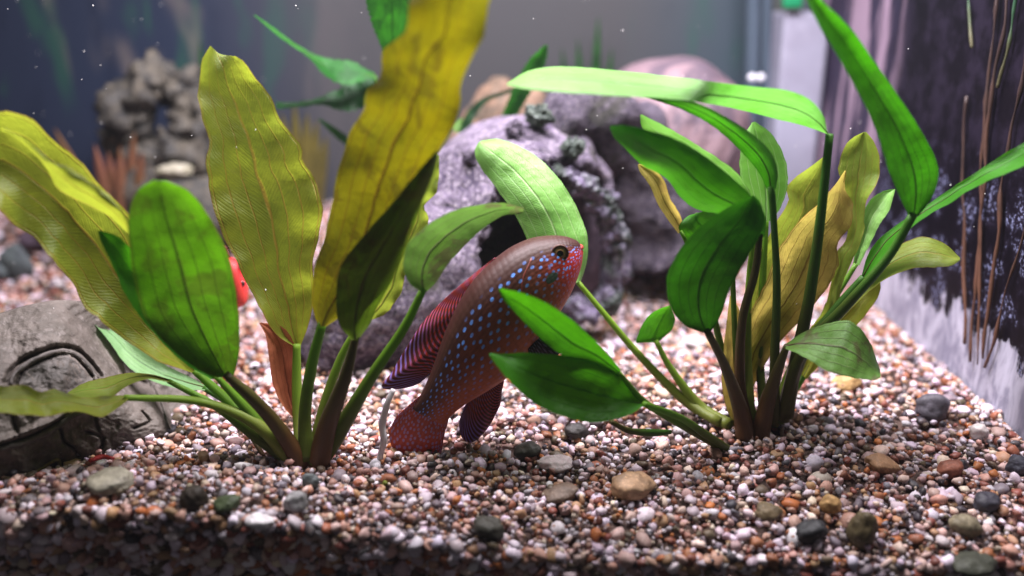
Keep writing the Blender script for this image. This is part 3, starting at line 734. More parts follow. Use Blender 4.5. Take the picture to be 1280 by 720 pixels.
v, f, u = tube_mesh(p, r, 6); mesh_obj('root_shoot', v, f, M['st_brown'], A, u)
# --- the slender plant
rb = ground_at(945, 540); RD = rb[1]
B = thing('sword_plant', rb, 'slender-stalked sword plant with arching green leaves near the side wall', 'plant', None)
leaf(B, [(1034, 168), (1029, 144), (1010, 123), (978, 112), (930, 107), (850, 97), (770, 88), (705, 83), (662, 88), (634, 104)],
     [(1040, 170), (1010, 159), (960, 146), (890, 130), (815, 122), (745, 118), (692, 114), (656, 111), (634, 106)],
     [30.2, 29.8, 29.2, 28.6, 28.0], M['arch_sheen'], tilt=[1.8, 1.8, 0.2, -3.2, -3.6, -2.6], cup=[0.1, 0.0, -0.3], nv=19,
     stalk=[(982, 520, RD, 9), (995, 450, 31.0, 8), (1012, 370, 30.8, 7.5), (1026, 270, 30.5, 7), (1037, 168, 30.2, 6)], smat=M['st_deep'], label='long arching leaf, green with the lamp sheen painted in pale')
leaf(B, [(958, 236), (948, 215), (925, 188), (890, 157), (850, 136), (800, 120)],
     [(970, 236), (972, 215), (962, 188), (930, 160), (880, 132), (835, 118), (800, 117)],
     [30.6, 30.0, 29.6, 29.2], M['deep'], tilt=-1.0, cup=0.3, stalk=[(968, 530, RD, 7), (968, 460, 31.0, 6), (971, 360, 30.9, 5.5), (968, 290, 30.8, 5), (964, 234, 30.6, 6)], smat=M['st_deep'])
leaf(B, [(944, 296), (925, 282), (900, 268), (872, 262), (850, 246), (832, 222), (805, 208), (782, 186), (768, 172), (762, 160)],
     [(956, 296), (957, 270), (940, 246), (915, 222), (885, 198), (850, 176), (815, 164), (785, 157), (764, 157)],
     [30.0, 29.5, 28.9, 28.4], M['bright'], tilt=[-0.4, -1.0, -1.0], cup=[0.2, -0.45, -0.45, -0.2], stalk=[(935, 535, RD, 8), (925, 480, 31.0, 7), (928, 400, 30.6, 6), (944, 340, 30.2, 6), (950, 292, 30.0, 5)], smat=M['st_brown'])
leaf(B, [(880, 416), (858, 408), (840, 388), (833, 355), (842, 325), (868, 290), (905, 262), (940, 245)],
     [(888, 416), (900, 396), (912, 362), (932, 326), (948, 298), (956, 275), (950, 252), (942, 244)],
     [28.8, 28.4, 28.1, 28.2], M['deep'], tilt=0.5, cup=0.3, stalk=[(932, 548, RD-0.3, 12), (925, 510, 30.6, 10), (905, 455, 29.6, 7), (884, 414, 28.8, 6)], smat=M['st_brown'], label='shaded dark green leaf hanging by its tip')
leaf(B, [(935, 290), (905, 265), (880, 235), (845, 200), (818, 178), (803, 160), (800, 144)],
     [(950, 285), (945, 255), (920, 215), (885, 190), (850, 168), (820, 152), (802, 143)],
     [31.6, 31.4, 31.0], M['pale'], tilt=-1.0, cup=0.2, ruf=0.1, freq=4, stalk=[(940, 535, RD+0.2, 6), (935, 450, 31.6, 5), (936, 360, 31.6, 5), (943, 287, 31.6, 4)], smat=M['st_lime'])
leaf(B, [(952, 276), (938, 255), (926, 222), (925, 195), (930, 170), (940, 153)],
     [(964, 276), (978, 255), (985, 225), (980, 195), (965, 168), (944, 152)],
     [32.4, 32.2, 31.9], M['pale'], tilt=-0.5, cup=-0.2, stalk=[(955, 532, RD+0.3, 6), (950, 440, 32.2, 5), (954, 340, 32.4, 5), (958, 274, 32.4, 4)], smat=M['st_green'])
leaf(B, [(848, 292), (835, 275), (822, 255), (812, 232), (800, 215), (797, 206)],
     [(856, 288), (850, 268), (838, 248), (830, 225), (816, 210), (799, 205)],
     [31.8, 31.6, 31.4], M['tan'], tilt=0.6, cup=0.3, stalk=[(925, 530, RD+0.3, 5), (905, 450, 31.8, 5), (880, 350, 31.8, 4), (851, 289, 31.8, 3)], smat=M['st_green'])
leaf(B, [(912, 300), (885, 310), (862, 305), (848, 285), (860, 270), (872, 268)],
     [(916, 292), (912, 276), (905, 266), (895, 262), (885, 262), (875, 266)],
     [31.2, 31.4, 31.6], M['bright'], tilt=-1.0, cup=0.2, stalk=[(930, 535, RD+0.2, 5), (920, 440, 31.5, 4), (914, 296, 31.2, 4)], smat=M['st_green'])
leaf(B, [(918, 484), (926, 430), (932, 380), (942, 335), (962, 292), (985, 252), (982, 235), (1000, 218), (1028, 197)],
     [(930, 484), (962, 440), (990, 400), (1000, 350), (1015, 300), (1026, 260), (1032, 230), (1034, 206), (1030, 196)],
     [32.0, 32.3, 32.8, 33.4], M['lime'], tilt=0.4, cup=0.3, ruf=0.12, freq=5, stalk=[(945, 535, RD+0.2, 6), (930, 510, 31.8, 6), (924, 482, 32.0, 5)], smat=M['st_lime'])
leaf(B, [(924, 490), (922, 440), (936, 396), (958, 350), (975, 310), (1000, 275), (1028, 250), (1048, 225), (1056, 213)],
     [(938, 490), (966, 440), (1004, 396), (1030, 366), (1048, 330), (1046, 306), (1062, 285), (1066, 255), (1056, 236), (1058, 214)],
     [31.6, 31.8, 32.0, 32.3], M['tan'], tilt=0.7, cup=0.3, ruf=0.16, freq=4.5, stalk=[(950, 535, RD+0.1, 7), (938, 512, 31.5, 7), (931, 488, 31.6, 6)], smat=M['st_green'], label='broad tan olive translucent leaf')
leaf(B, [(1005, 420), (1030, 385), (1040, 345), (1045, 318), (1060, 290), (1058, 250), (1048, 215), (1055, 185), (1066, 172), (1080, 165)],
     [(1012, 424), (1045, 395), (1052, 358), (1068, 320), (1080, 290), (1082, 255), (1098, 225), (1099, 200), (1094, 180), (1083, 165)],
     [32.2, 32.6, 33.0, 33.4], M['lime'], tilt=-0.6, cup=0.3, ruf=0.15, freq=5, stalk=[(965, 532, RD+0.2, 7), (985, 470, 31.9, 6), (1008, 421, 32.2, 5)], smat=M['st_lime'])
leaf(B, [(1135, 268), (1124, 245), (1108, 205), (1096, 165), (1075, 120), (1048, 72), (1020, 25), (1000, -20)],
     [(1148, 270), (1166, 245), (1173, 212), (1158, 175), (1130, 130), (1095, 80), (1060, 32), (1000, -24)],
     [29.6, 29.0, 28.2, 27.2], M['deep'], tilt=0.8, cup=0.4, stalk=[(978, 525, RD, 8), (1000, 445, 30.8, 7), (1055, 385, 30.3, 7), (1110, 322, 29.9, 6.5), (1142, 267, 29.6, 7)], smat=M['st_deep'])
leaf(B, [(1076, 348), (1088, 312), (1115, 285), (1150, 262), (1185, 238), (1225, 212), (1280, 178), (1330, 160)],
     [(1082, 346), (1105, 322), (1125, 298), (1150, 276), (1185, 255), (1230, 228), (1282, 206), (1330, 165)],
     [31.4, 30.8, 29.6, 28.4], M['bright'], tilt=-1.2, cup=0.25, ruf=0.06, freq=5, stalk=[(975, 525, RD, 8), (1005, 440, 31.3, 7), (1045, 385, 31.4, 6), (1079, 346, 31.4, 5)], smat=M['st_deep'])
leaf(B, [(1040, 402), (1060, 370), (1085, 340), (1115, 312), (1150, 296), (1180, 304), (1200, 322)],
     [(1044, 408), (1075, 375), (1105, 350), (1140, 336), (1170, 334), (1190, 332), (1200, 325)],
     [31.8, 31.4, 31.0, 30.8], M['lime'], tilt=-1.4, cup=0.2, stalk=[(972, 528, RD, 8), (1000, 450, 31.6, 7), (1042, 404, 31.8, 6)], smat=M['st_green'], label='yellow green leaf pointing to the side wall')
leaf(B, [(1000, 470), (1012, 430), (1040, 390), (1070, 352), (1090, 330)],
     [(1008, 474), (1040, 440), (1075, 402), (1100, 365), (1096, 332)],
     [32.4, 32.6, 32.8], M['olive'], tilt=-0.6, cup=0.2, stalk=[(965, 530, RD+0.2, 7), (985, 500, 32.0, 6), (1004, 471, 32.4, 5)], smat=M['st_green'])
leaf(B, [(1066, 330), (1072, 300), (1076, 275), (1086, 252), (1102, 240), (1118, 236)],
     [(1074, 332), (1090, 300), (1100, 280), (1112, 262), (1116, 248), (1119, 237)],
     [33.2, 33.4, 33.6], M['pale'], tilt=-0.5, cup=0.2, stalk=[(970, 530, RD+0.3, 6), (1010, 430, 32.6, 5), (1070, 330, 33.2, 4)], smat=M['st_green'])
leaf(B, [(982, 436), (1005, 446), (1035, 464), (1065, 472), (1090, 475), (1101, 472)],
     [(982, 430), (1005, 415), (1035, 404), (1064, 402), (1086, 425), (1100, 462)],
     [29.6, 29.0, 28.6, 28.8], M['mottled'], tilt=1.4, cup=0.0, stalk=[(950, 545, RD-0.2, 11), (960, 500, 30.6, 10), (975, 455, 29.9, 7), (984, 432, 29.6, 5)], smat=M['st_brown'], label='drooping green leaf with brown mottling')
leaf(B, [(818, 428), (802, 428), (795, 428), (800, 412), (808, 398), (820, 388), (836, 382)],
     [(822, 428), (832, 420), (840, 412), (844, 400), (842, 392), (840, 386), (838, 382)],
     [32.6, 32.8, 33.0], M['bright'], tilt=0.8, cup=0.2, stalk=[(912, 532, RD+0.2, 8), (875, 508, 32.2, 7), (838, 460, 32.5, 5), (820, 426, 32.6, 4)], smat=M['st_lime'], label='small round green leaf')
leaf(B, [(718, 354), (690, 350), (668, 325), (655, 290), (638, 260), (618, 232), (600, 208), (593, 190), (598, 178)],
     [(726, 352), (734, 325), (734, 295), (722, 262), (705, 232), (682, 205), (655, 186), (625, 174), (602, 176)],
     [33.0, 33.6, 34.4, 35.4], M['pale'], tilt=0.5, cup=-0.35, stalk=[(900, 528, RD+0.3, 6), (855, 500, 32.4, 6), (800, 445, 32.6, 5), (755, 392, 32.8, 4.5), (722, 352, 33.0, 4)], smat=M['st_lime'], label='large pale green leaf leaning on the hollow log')
leaf(B, [(772, 468), (740, 452), (705, 445), (672, 420), (645, 392), (630, 375), (623, 362)],
     [(776, 462), (762, 445), (742, 424), (715, 400), (685, 380), (655, 367), (626, 360)],
     [27.4, 27.0, 26.6], M['bright'], tilt=-0.5, cup=0.25, stalk=[(905, 562, 30.1, 4), (850, 530, 28.8, 5), (805, 502, 28.0, 5), (774, 466, 27.4, 4)], smat=M['st_green'], label='upper of the bright leaves before the fish')
leaf(B, [(804, 508), (785, 519), (745, 528), (705, 521), (668, 504), (640, 480), (622, 458), (611, 443)],
     [(806, 502), (790, 485), (768, 465), (735, 450), (700, 444), (660, 441), (630, 442), (613, 441)],
     [27.4, 26.9, 26.5, 26.3], M['bright'], tilt=1.0, cup=0.25, stalk=[(912, 562, 30.0, 4), (885, 545, 29.2, 5), (850, 522, 28.4, 5), (805, 505, 27.4, 5)], smat=M['st_green'], label='lower of the bright leaves before the fish')
leaf(B, [(920, 538), (908, 510), (902, 480), (904, 440), (908, 405), (912, 370)],
     [(930, 536), (932, 500), (930, 465), (930, 430), (926, 395), (916, 368)],
     [31.4, 31.6, 31.8], M['tan'], tilt=0.5, cup=0.3)
p, r = px_path([(764, 527, 28.0, 3), (785, 538, 28.4, 4), (815, 541, 28.9, 5), (838, 540, 29.4, 3)], 12)
v, f, u = tube_mesh(p, r, 8); mesh_obj('runner', v, f, M['st_deep'], B, u)

# --- dark fern behind the log
fb = np.array((-2.6, 48.0, ground_z(-2.6, 48.0)))
fpx = (575, 372, 48.0)
C_ = thing('water_fern', fb, 'dark green jagged fern growing behind the hollow log', 'plant')
def fleaf(L_, R_, D, mat, mid=None, **k):
    b = ((L_[0][0]+R_[0][0])/2, (L_[0][1]+R_[0][1])/2)
    Dd = D[0]
    st = [(575, 375, 48, 4)] + ([mid] if mid else []) + [(b[0], b[1], Dd, 3)]
    leaf(C_, L_, R_, D, mat, stalk=st, smat=M['fernd'] if False else M['st_deep'], nu=36, nv=9, **k)
fleaf([(468, 98), (452, 101), (430, 105), (405, 92), (385, 71), (352, 48), (318, 20)], [(468, 92), (455, 86), (440, 78), (402, 72), (370, 55), (345, 37), (318, 18)], [44, 43, 42], M['fern'], (520, 220, 46, 4), jag=0.2, tilt=1.0, ruf=0.1)
fleaf([(474, 112), (455, 131), (432, 138), (402, 131), (372, 134), (345, 136)], [(470, 98), (442, 104), (425, 112), (400, 122), (372, 128), (345, 128)], [44.5, 44, 43.5], M['fernd'], (520, 230, 46, 4), jag=0.25, tilt=1.0, ruf=0.15)
fleaf([(482, 70), (470, 40), (460, 5), (456, -40)], [(500, 70), (514, 30), (521, 0), (518, -40)], [42, 41, 40], M['fern'], (530, 220, 45, 4), jag=0.12, cup=0.3)
fleaf([(436, 184), (420, 172), (398, 150)], [(440, 176), (426, 164), (400, 148)], [45, 45], M['fern'], (520, 250, 46, 3))
fleaf([(618, 172), (630, 140), (645, 105), (662, 76), (681, 56)], [(630, 172), (648, 140), (664, 112), (680, 82), (685, 56)], [46, 45, 44], M['fern'], (600, 260, 47, 3), jag=0.2, cup=0.2)
fleaf([(572, 172), (580, 148), (598, 126), (640, 110)], [(580, 174), (592, 150), (608, 128), (642, 114)], [46, 46, 46], M['fernd'], (575, 260, 47, 3), jag=0.1)
fleaf([(602, 178), (588, 168), (570, 165), (562, 158)], [(606, 168), (592, 156), (578, 148), (564, 154)], [46.5, 46], M['pale'], (590, 260, 47, 3))

# --- far tufts
def tuft(name, base_px, blades, mat, label, group=None, w=7):
    g = ground_at(*base_px)
    T = thing(name, g, label, 'plant', group)
    for (tx, ty, bx, dd) in blades:
        n = 16
        q = interp([(bx, base_px[1]+6, 0), ((bx+tx)/2+(bx-tx)*0.12, (base_px[1]+ty)/2, 0), (tx, ty, 0)], n)
        V = []; uv = []
        for i in range(n):
            t = i/(n-1); ww = w*(0.45+1.1*t)*(1-t**3)+0.3
            for j in range(5):
                s = j/4; V.append(P(q[i][0]+(s-0.5)*2*ww, q[i][1], g[1]+dd-1.2*t+0.25*(2*s-1)**2)); uv.append((t, s))
        mesh_obj('leaf', V, grid_faces(n, 5), mat, T, uv)
    return T
tuft('rust_plant', (150, 300), [(68, 160, 122, 0.5), (118, 180, 138, 0.0), (135, 190, 145, 0.4), (150, 182, 150, -0.4), (168, 165, 158, 0.2), (178, 190, 168, -0.2), (100, 205, 130, -.6), (186, 205, 172, .5)], M['rust'], 'reddish brown bladed plant at the rear by the coral ring', None, 8)
tuft('straw_plant', (372, 275), [(338, 150, 356, 0.3), (352, 140, 364, 0), (368, 128, 372, 0.4), (384, 140, 380, -0.3), (396, 150, 388, 0), (408, 170, 396, 0.3), (330, 185, 352, -.5)], M['straw'], 'yellowish straw coloured grassy plant at the rear', None, 8)
tuft('rear_plant', (262, 268), [(250, 50, 262, 1), (236, 78, 256, 1.5), (262, 90, 266, 0.5), (275, 110, 270, 1)], M['fern'], 'thin green plant in the murk behind the coral ring', None, 6)
tuft('rear_plant', (735, 306), [(748, 20, 738, 2), (702, 60, 726, 2.5), (722, 48, 733, 1.5), (765, 60, 746, 2)], M['fern'], 'thin green plant in the murk behind the pink shell', None, 7)

# ------------------------------------------------------------------ the hollow log
rings = [(392, 452, 38.0, 24), (420, 430, 38.5, 52), (465, 390, 39.5, 82), (520, 352, 41.0, 98), (570, 322, 42.5, 112), (620, 296, 43.5, 124), (655, 276, 44.0, 126), (680, 284, 44.2, 116), (698, 290, 44.3, 100), (708, 296, 44.4, 76)]
q = interp([(a, b, c, d) for a, b, c, d in rings], 110)
LC = np.array([P(*r[:3]) for r in q]); LR = np.array([r[3]*unit(*r[:3]) for r in q])*0.93
log_base = np.array((LC[50][0], LC[50][1], ground_z(LC[50][0], LC[50][1])))
Lg = thing('hollow_log', log_base, 'hollow purple grey log ornament with a broken dark mouth', 'log ornament')
nphi = 132
T = np.gradient(LC, axis=0); T /= np.linalg.norm(T, axis=1)[:, None]
Vl = []; uvl = []
for i in range(len(LC)):
    a = np.cross(T[i], (0, -1, 0)); a /= np.linalg.norm(a); b = np.cross(a, T[i])
    for j in range(nphi):
        ph = 2*math.pi*j/nphi; d = a*math.cos(ph)+b*math.sin(ph)
        p0 = LC[i]+d*LR[i]
        k = 0.32*mnoise.noise(Vector(p0*0.28)) + 0.16*mnoise.noise(Vector((p0[0]*0.5, p0[1]*1.6, p0[2]*1.6))) + 0.09*mnoise.noise(Vector(p0*2.6)) + 0.05*mnoise.noise(Vector(p0*6.0))
        Vl.append(p0+d*k); uvl.append((i/len(LC)*1.6, j/nphi*2.0))
Vl = np.array(Vl); Fl = grid_faces(len(LC), nphi, True)
hole = np.array([(634, 226), (616, 250), (608, 285), (594, 318), (602, 350), (625, 378), (690, 388), (738, 384), (756, 350), (759, 312), (752, 276), (730, 240), (694, 210), (660, 208)], float)
def inside(px, py, poly):
    c = False; n = len(poly)
    for i in range(n):
        x1, y1 = poly[i]; x2, y2 = poly[i-1]
        if (y1 > py) != (y2 > py) and px < (x2-x1)*(py-y1)/(y2-y1)+x1: c = not c
    return c
hx, hy = proj(Vl)
holeF = hole.copy(); holeF[holeF[:, 0] > 690, 0] += 45.0
keepF = []
for f in Fl:
    ids = list(f); i = ids[0]//nphi
    cen = Vl[ids].mean(0); front = cen[1] < LC[i][1]-0.15*LR[i]
    if front and inside(hx[ids].mean(), hy[ids].mean(), holeF): continue
    keepF.append(f)
lo = mesh_obj('bark_shell', Vl, keepF, M['bark'], Lg, uvl)
sd = lo.modifiers.new('thick', 'SOLIDIFY'); sd.thickness = 0.5*S; sd.offset = -1 if True else 1
# closing end of the far side
ec = P(706, 300, 47.6); ek = unit(706, 300, 47.6); ev, ef = ico(4)
mesh_obj('end_wall', ec+ev*np.array((62*ek, 2.0, 92*ek))*np.array([[1+0.12*mnoise.noise(Vector(q*2.0))] for q in ev]), ef.tolist(), M['trunk'], Lg, ev[:, :2])
# crusted lip round the mouth
fr_idx = np.array([k for k in range(len(Vl)) if Vl[k][1] < LC[k//nphi][1]])
lip = []
hq = interp(np.vstack([hole, hole[:1]]), 90)
for (a, b) in hq:
    dd = (hx[fr_idx]-a)**2+(hy[fr_idx]-b)**2
    s0 = Vl[fr_idx[np.argmin(dd)]]; f_ = max(0.0, min(1.0, (a-680)/40.0))
    lip.append(s0*(1-f_)+P(a, b, 39.6+2.2*max(0.0, min(1.0, (a-680)/80.0)))*f_)
lip = np.array(lip)
ker = np.ones(5)/5
lip = np.stack([np.convolve(np.r_[lip[-3:-1, k], lip[:, k], lip[1:3, k]], ker, 'valid') for k in range(3)], 1)
w = np.array([0.13+0.50*max(0.0, min(1, (a-690)/60.0)) for a, b in hq])
for (i0, i1) in ((0, 30), (29, 60), (59, 89)):
    pts = lip[i0:i1+1]+np.array([(0.45*max(0.0, min(1, (a-690)/55.0)), 0, 0) for a, b in hq[i0:i1+1]])
    v, f, u = tube_mesh(interp(pts, 150), np.interp(np.linspace(0, 1, 150), np.linspace(0, 1, i1-i0+1), w[i0:i1+1]), 44, 0.42, 2.0+i0, 1.6)
    v = v + np.array([0.16*np.array(mnoise.noise_vector(Vector(x*3.4)))+0.12*np.array(mnoise.noise_vector(Vector(x*8.0))) for x in v])
    mesh_obj('mouth_rim', v, f, M['rim'] if i0 else M['bark'], Lg, u)
# knobs on top
for (a, b, D, rr) in ((674, 144, 41.6, 14), (643, 162, 41.4, 10), (716, 186, 40.9, 13), (588, 196, 40.6, 9)):
    c = P(a, b, D); k = rr*unit(a, b, D)
    kv, kf = ico(5)
    Vk = [c+p_*k*(1+0.75*mnoise.noise(Vector(p_*1.3)+Vector((a, 0, 0)))+0.4*mnoise.noise(Vector(p_*3.5)+Vector((0, a, 0)))+0.16*mnoise.noise(Vector(p_*9))) for p_ in kv]
    mesh_obj('knob', Vk, kf.tolist(), M['moss'] if rr > 11 else M['bark'], Lg, kv[:, :2])
# branch that arches over and down beside the mouth
p, r = px_path([(668, 184, 43.0, 28), (704, 150, 44.0, 34), (750, 148, 45.5, 36), (792, 182, 47.5, 46), (812, 240, 48.5, 58), (822, 310, 49.0, 66)], 60)
v, f, u = tube_mesh(p, r, 64, 0.7, 5.0, 0.6)
v = v + np.array([0.16*np.array(mnoise.noise_vector(Vector(x*2.2)))+0.08*np.array(mnoise.noise_vector(Vector(x*6.0))) for x in v])
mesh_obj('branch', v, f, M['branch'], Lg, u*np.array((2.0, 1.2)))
p, r = px_path([(700, 210, 46.0, 24), (735, 195, 47, 30), (770, 205, 48, 34), (790, 250, 48.5, 36)], 30)
v, f, u = tube_mesh(p, r, 30, 0.4, 9.0, 0.8); mesh_obj('knot', v, f, M['trunk'], Lg, u)

# pink ribbed shell behind
cb = P(838, 172, 53.0); rr = 98*unit(838, 172, 53)
V = []; uv = []; nth, nph = 60, 120
for i in range(nth):
    th = math.pi*i/(nth-1)
    for j in range(nph):
        ph = 2*math.pi*j/nph
        rib = 1+0.012*math.cos(26*th)*(1 if math.sin(ph) < 0.55 else 0)
        d = np.array((math.cos(th)*1.05, math.sin(th)*math.cos(ph)*0.9, math.sin(th)*math.sin(ph)*1.0))
        d = d*(rib+0.05*mnoise.noise(Vector(d*2.0)))
        ca, sa = math.cos(-0.45), math.sin(-0.45)
        d = np.array((d[0]*ca-d[2]*sa, d[1], d[0]*sa+d[2]*ca))
        V.append(cb+d*rr); uv.append((i/nth, j/nph))
gb = np.array((cb[0], cb[1], 0.0))
sh = mesh_obj('ribbed_shell', V, grid_faces(nth, nph, True), M['jar'], None, uv, origin=gb)
tag(sh, 'pinkish ribbed rounded shell ornament standing behind the log', 'shell ornament')
# foot of the shell, so that it stands on the gravel
p, r = px_path([(840, 330, 52.6, 70), (838, 290, 52.8, 66), (836, 250, 53, 72)], 14)
v, f, u = tube_mesh(p, r, 40, 0.4, 2.0, 0.7); mesh_obj('foot', v, f, M['trunk'], sh, u)

# coral ring
cc = P(200, 150, 55.0); k = unit(200, 150, 55)
ang = np.linspace(0, 2*math.pi, 60)
pts = np.array([cc+np.array((math.cos(t)*44*k, 0.6*math.sin(2*t), math.sin(t)*46*k)) for t in ang])
v, f, u = tube_mesh(pts, [(23+9*nz(math.cos(t)*2, math.sin(t)*2, 4))*k for t in ang], 34, 1.6, 1.0, 0.9, cap=False)
v = v + np.array([0.55*np.array(mnoise.noise_vector(Vector(x*1.5)))+0.3*np.array(mnoise.noise_vector(Vector(x*3.5))) for x in v])
cr = mesh_obj('coral_ring', v, f, M['coral'], None, u, origin=np.array((cc[0], cc[1], 0)))
tag(cr, 'tan grey bumpy coral ring standing blurred at the rear', 'coral ornament')
p, r = px_path([(205, 285, 55, 58), (202, 232, 55, 46), (200, 205, 55, 34)], 12)
v, f, u = tube_mesh(p, r, 24, 0.9, 7.0, 0.9); mesh_obj('foot', v, f, M['coral'], cr, u)

# tan rock pile behind the fern
def rock(name, px, py, D, w, h, mat, label, seed, rough=0.35):
    c = P(px, py, D); k = unit(px, py, D)
    bm = bmesh.new(); bmesh.ops.create_icosphere(bm, subdivisions=5, radius=1.0)
    V = []
    for vv in bm.verts:
        p_ = np.array(vv.co[:]); d = 1+rough*mnoise.noise(Vector(p_*1.2)+Vector((seed*4.4, 0, 0)))+0.4*rough*mnoise.noise(Vector(p_*3.3)+Vector((0, seed, 0)))
        V.append(c+p_*d*np.array((w*k/2, w*k/2*0.7, h*k/2)))
    Fc = [[q.index for q in x.verts] for x in bm.faces]; bm.free()
    o = mesh_obj(name, V, Fc, mat, origin=np.array((c[0], c[1], 0)))
    return tag(o, label, 'rock')
rock('rock', 628, 200, 55, 120, 190, M['rocktan'], 'tall tan and grey pitted rock behind the fern', 1)
rock('rock', 585, 235, 53, 70, 120, M['rocktan'], 'lower brown rock beside the tall tan one', 2)
rock('rock', 300, 262, 56, 110, 60, M['coral'], 'low tan rock far back between coral ring and straw plant', 3)
rock('rock', 250, 265, 53.5, 150, 100, M['coral'], 'broad tan rock at the rear carrying a white stone', 8)
o = rock('white_stone', 220, 212, 53.0, 46, 16, M['roughwhite'], 'flat white stone lying on the rear rock by the coral ring', 33, 0.2); o['category'] = 'stone'
o = rock('white_stick', 312, 203, 50, 30, 9, M['whitestone'], 'thin white shell fragment caught on the straw plant', 5, 0.2); o['category'] = 'shell'

# ------------------------------------------------------------------ the car wreck
topE = [(-70, 420), (-35, 404), (0, 393), (25, 386), (55, 381), (80, 385), (105, 404), (130, 428), (155, 452), (175, 470), (200, 481), (215, 500), (226, 522), (230, 534)]
botE = [(-70, 640), (-35, 630), (0, 620), (30, 616), (60, 608), (90, 597), (115, 590), (140, 582), (165, 574), (185, 565), (200, 558), (212, 552), (222, 546), (230, 540)]
nu, nv_ = 190, 150
tq, bq = interp(topE, nu), interp(botE, nu)
grooves = [([(8, 478), (14, 464), (30, 450), (52, 440), (76, 434), (96, 438), (112, 452), (126, 470)], 3.2, 0.22),
           ([(20, 480), (26, 466), (40, 456), (58, 447), (78, 442), (94, 446), (106, 458), (116, 470)], 2.0, 0.12),
           ([(0, 556), (30, 548), (60, 534), (100, 510), (132, 498)], 2.4, 0.16),
           ([(75, 535), (80, 552), (92, 560), (98, 570)], 1.7, 0.14), ([(108, 540), (124, 545), (128, 556), (122, 566), (136, 572)], 1.8, 0.14),
           ([(118, 520), (122, 536), (130, 548)], 1.6, 0.1), ([(168, 535), (186, 527), (178, 515)], 1.7, 0.12), ([(190, 482), (200, 505), (212, 545)], 2.2, 0.2),
           ([(12, 500), (18, 530), (24, 545)], 2.2, 0.12), ([(156, 470), (160, 462), (168, 468)], 2.0, 0.14)]
gl = [(interp(g, 60), w_, d_) for g, w_, d_ in grooves]
win = np.array([(20, 482), (26, 466), (40, 456), (58, 447), (78, 442), (94, 446), (106, 458), (118, 474), (110, 500), (60, 512), (25, 512)], float)
def wreck_D(i, j):
    t = i/(nu-1); s = j/(nv_-1)
    q = tq[i]*(1-s)+bq[i]*s
    d = 26.7 + 5.2*t**1.1
    d += 3.4*(1-s)**2.2 - 0.4*s - 0.9*math.sin(math.pi*s)**0.8
    d += 1.6*max(0, (t-0.85)/0.15)**2
    return q, d
V = []; uv = []
for i in range(nu):
    for j in range(nv_):
        q, d = wreck_D(i, j)
        for g, w_, dp in gl:
            m2 = ((g[:, 0]-q[0])**2+(g[:, 1]-q[1])**2).min()
            if m2 < 60: d += 2.2*dp*math.exp(-m2/(w_*w_))
        g, w_, dp = gl[0]
        m2 = math.sqrt(((g[:, 0]-q[0])**2+((g[:, 1]+8)-q[1])**2).min()); d -= 0.12*math.exp(-(m2/5.0)**2)
        if inside(q[0], q[1], win): d += 0.16
        d += 0.2*nz(q[0], q[1], 2, 0.03)+0.10*nz(q[0], q[1], 5, 0.09)+0.05*nz(q[0], q[1], 9, 0.25)
        d -= 0.35*max(0.0, 1-abs(q[1]-(552-0.38*q[0]))/10.0)**1.5*(1 if q[0] < 140 else 0)
        V.append(P(q[0], q[1], d)); uv.append((i/nu, j/nv_))
nfr = len(V)
for i in range(nu):                         # rear shell closes the body
    for j in range(nv_):
        q, d = wreck_D(i, j); s = j/(nv_-1)
        e = 0.0 if j in (0, nv_-1) or i in (0, nu-1) else 1.0
        p0 = V[i*nv_+j]
        V.append(np.array((p0[0], p0[1]+e*(0.3+5.0*math.sin(math.pi*s)**0.7*math.sin(math.pi*i/(nu-1))**0.3), p0[2]))); uv.append((i/nu, j/nv_))
F1 = grid_faces(nu, nv_); F2 = [tuple(nfr+k for k in reversed(f)) for f in F1]
wb = ground_at(110, 590)
Wk = thing('car_wreck', wb, 'weathered grey stone car wreck ornament with grooved window, half sunk in gravel', 'wreck ornament')
mesh_obj('body', V, F1+F2, M['wreck'], Wk, uv)
wid = [f for f in F1 if all(inside(*proj(np.asarray(V[k])), win) for k in f)]
used = sorted({k for f in wid for k in f}); mp_ = {k: n_ for n_, k in enumerate(used)}
mesh_obj('window', np.array([V[k] for k in used])+np.array((0, -0.03, 0)), [tuple(mp_[k] for k in f) for f in wid], M['wreck_dark'], Wk, [uv[k] for k in used])
def wreck_at(px, py):
    best = None
    Vp = np.array(V[:nfr]); a, b = proj(Vp)
    return Vp[np.argmin((a-px)**2+(b-py)**2)]
def strip(pts, rad, name, mat, n=40, lift=-0.05):
    q = interp(pts, n); pp = np.array([wreck_at(*x) for x in q])+np.array((0, lift, 0))
    ker = np.ones(3)/3
    pp[1:-1] = (pp[:-2]+pp[1:-1]+pp[2:])/3
    v, f, u = tube_mesh(pp, np.full(n, rad), 10, 0.05, 1.0, 3.0); mesh_obj(name, v, f, mat, Wk, u)
strip([(14, 480), (20, 466), (34, 454), (54, 444), (77, 438), (95, 442), (110, 456), (122, 472)], 0.07, 'window_frame', M['wreck_dark'])
strip([(0, 560), (32, 552), (62, 538), (102, 514), (132, 502)], 0.10, 'side_trim', M['wreck_dark'])
strip([(42, 591), (57, 582), (72, 573), (75, 580), (78, 587), (62, 596.5), (46, 606), (44, 599), (42, 591.5)], 0.05, 'number_plate', M['plate'], 60)
p, r = px_path([(112, 576, ground_at(112, 585)[1]-0.2, 3), (128, 571, ground_at(128, 580)[1]-0.2, 3.5), (142, 573, ground_at(142, 580)[1]-0.2, 2)], 10)
v, f, u = tube_mesh(p, r, 6); o = mesh_obj('red_scrap', v, f, M['redstick'], None, u, origin=p[0]); tag(o, 'thin red scrap lying on gravel against the car wreck', 'scrap')

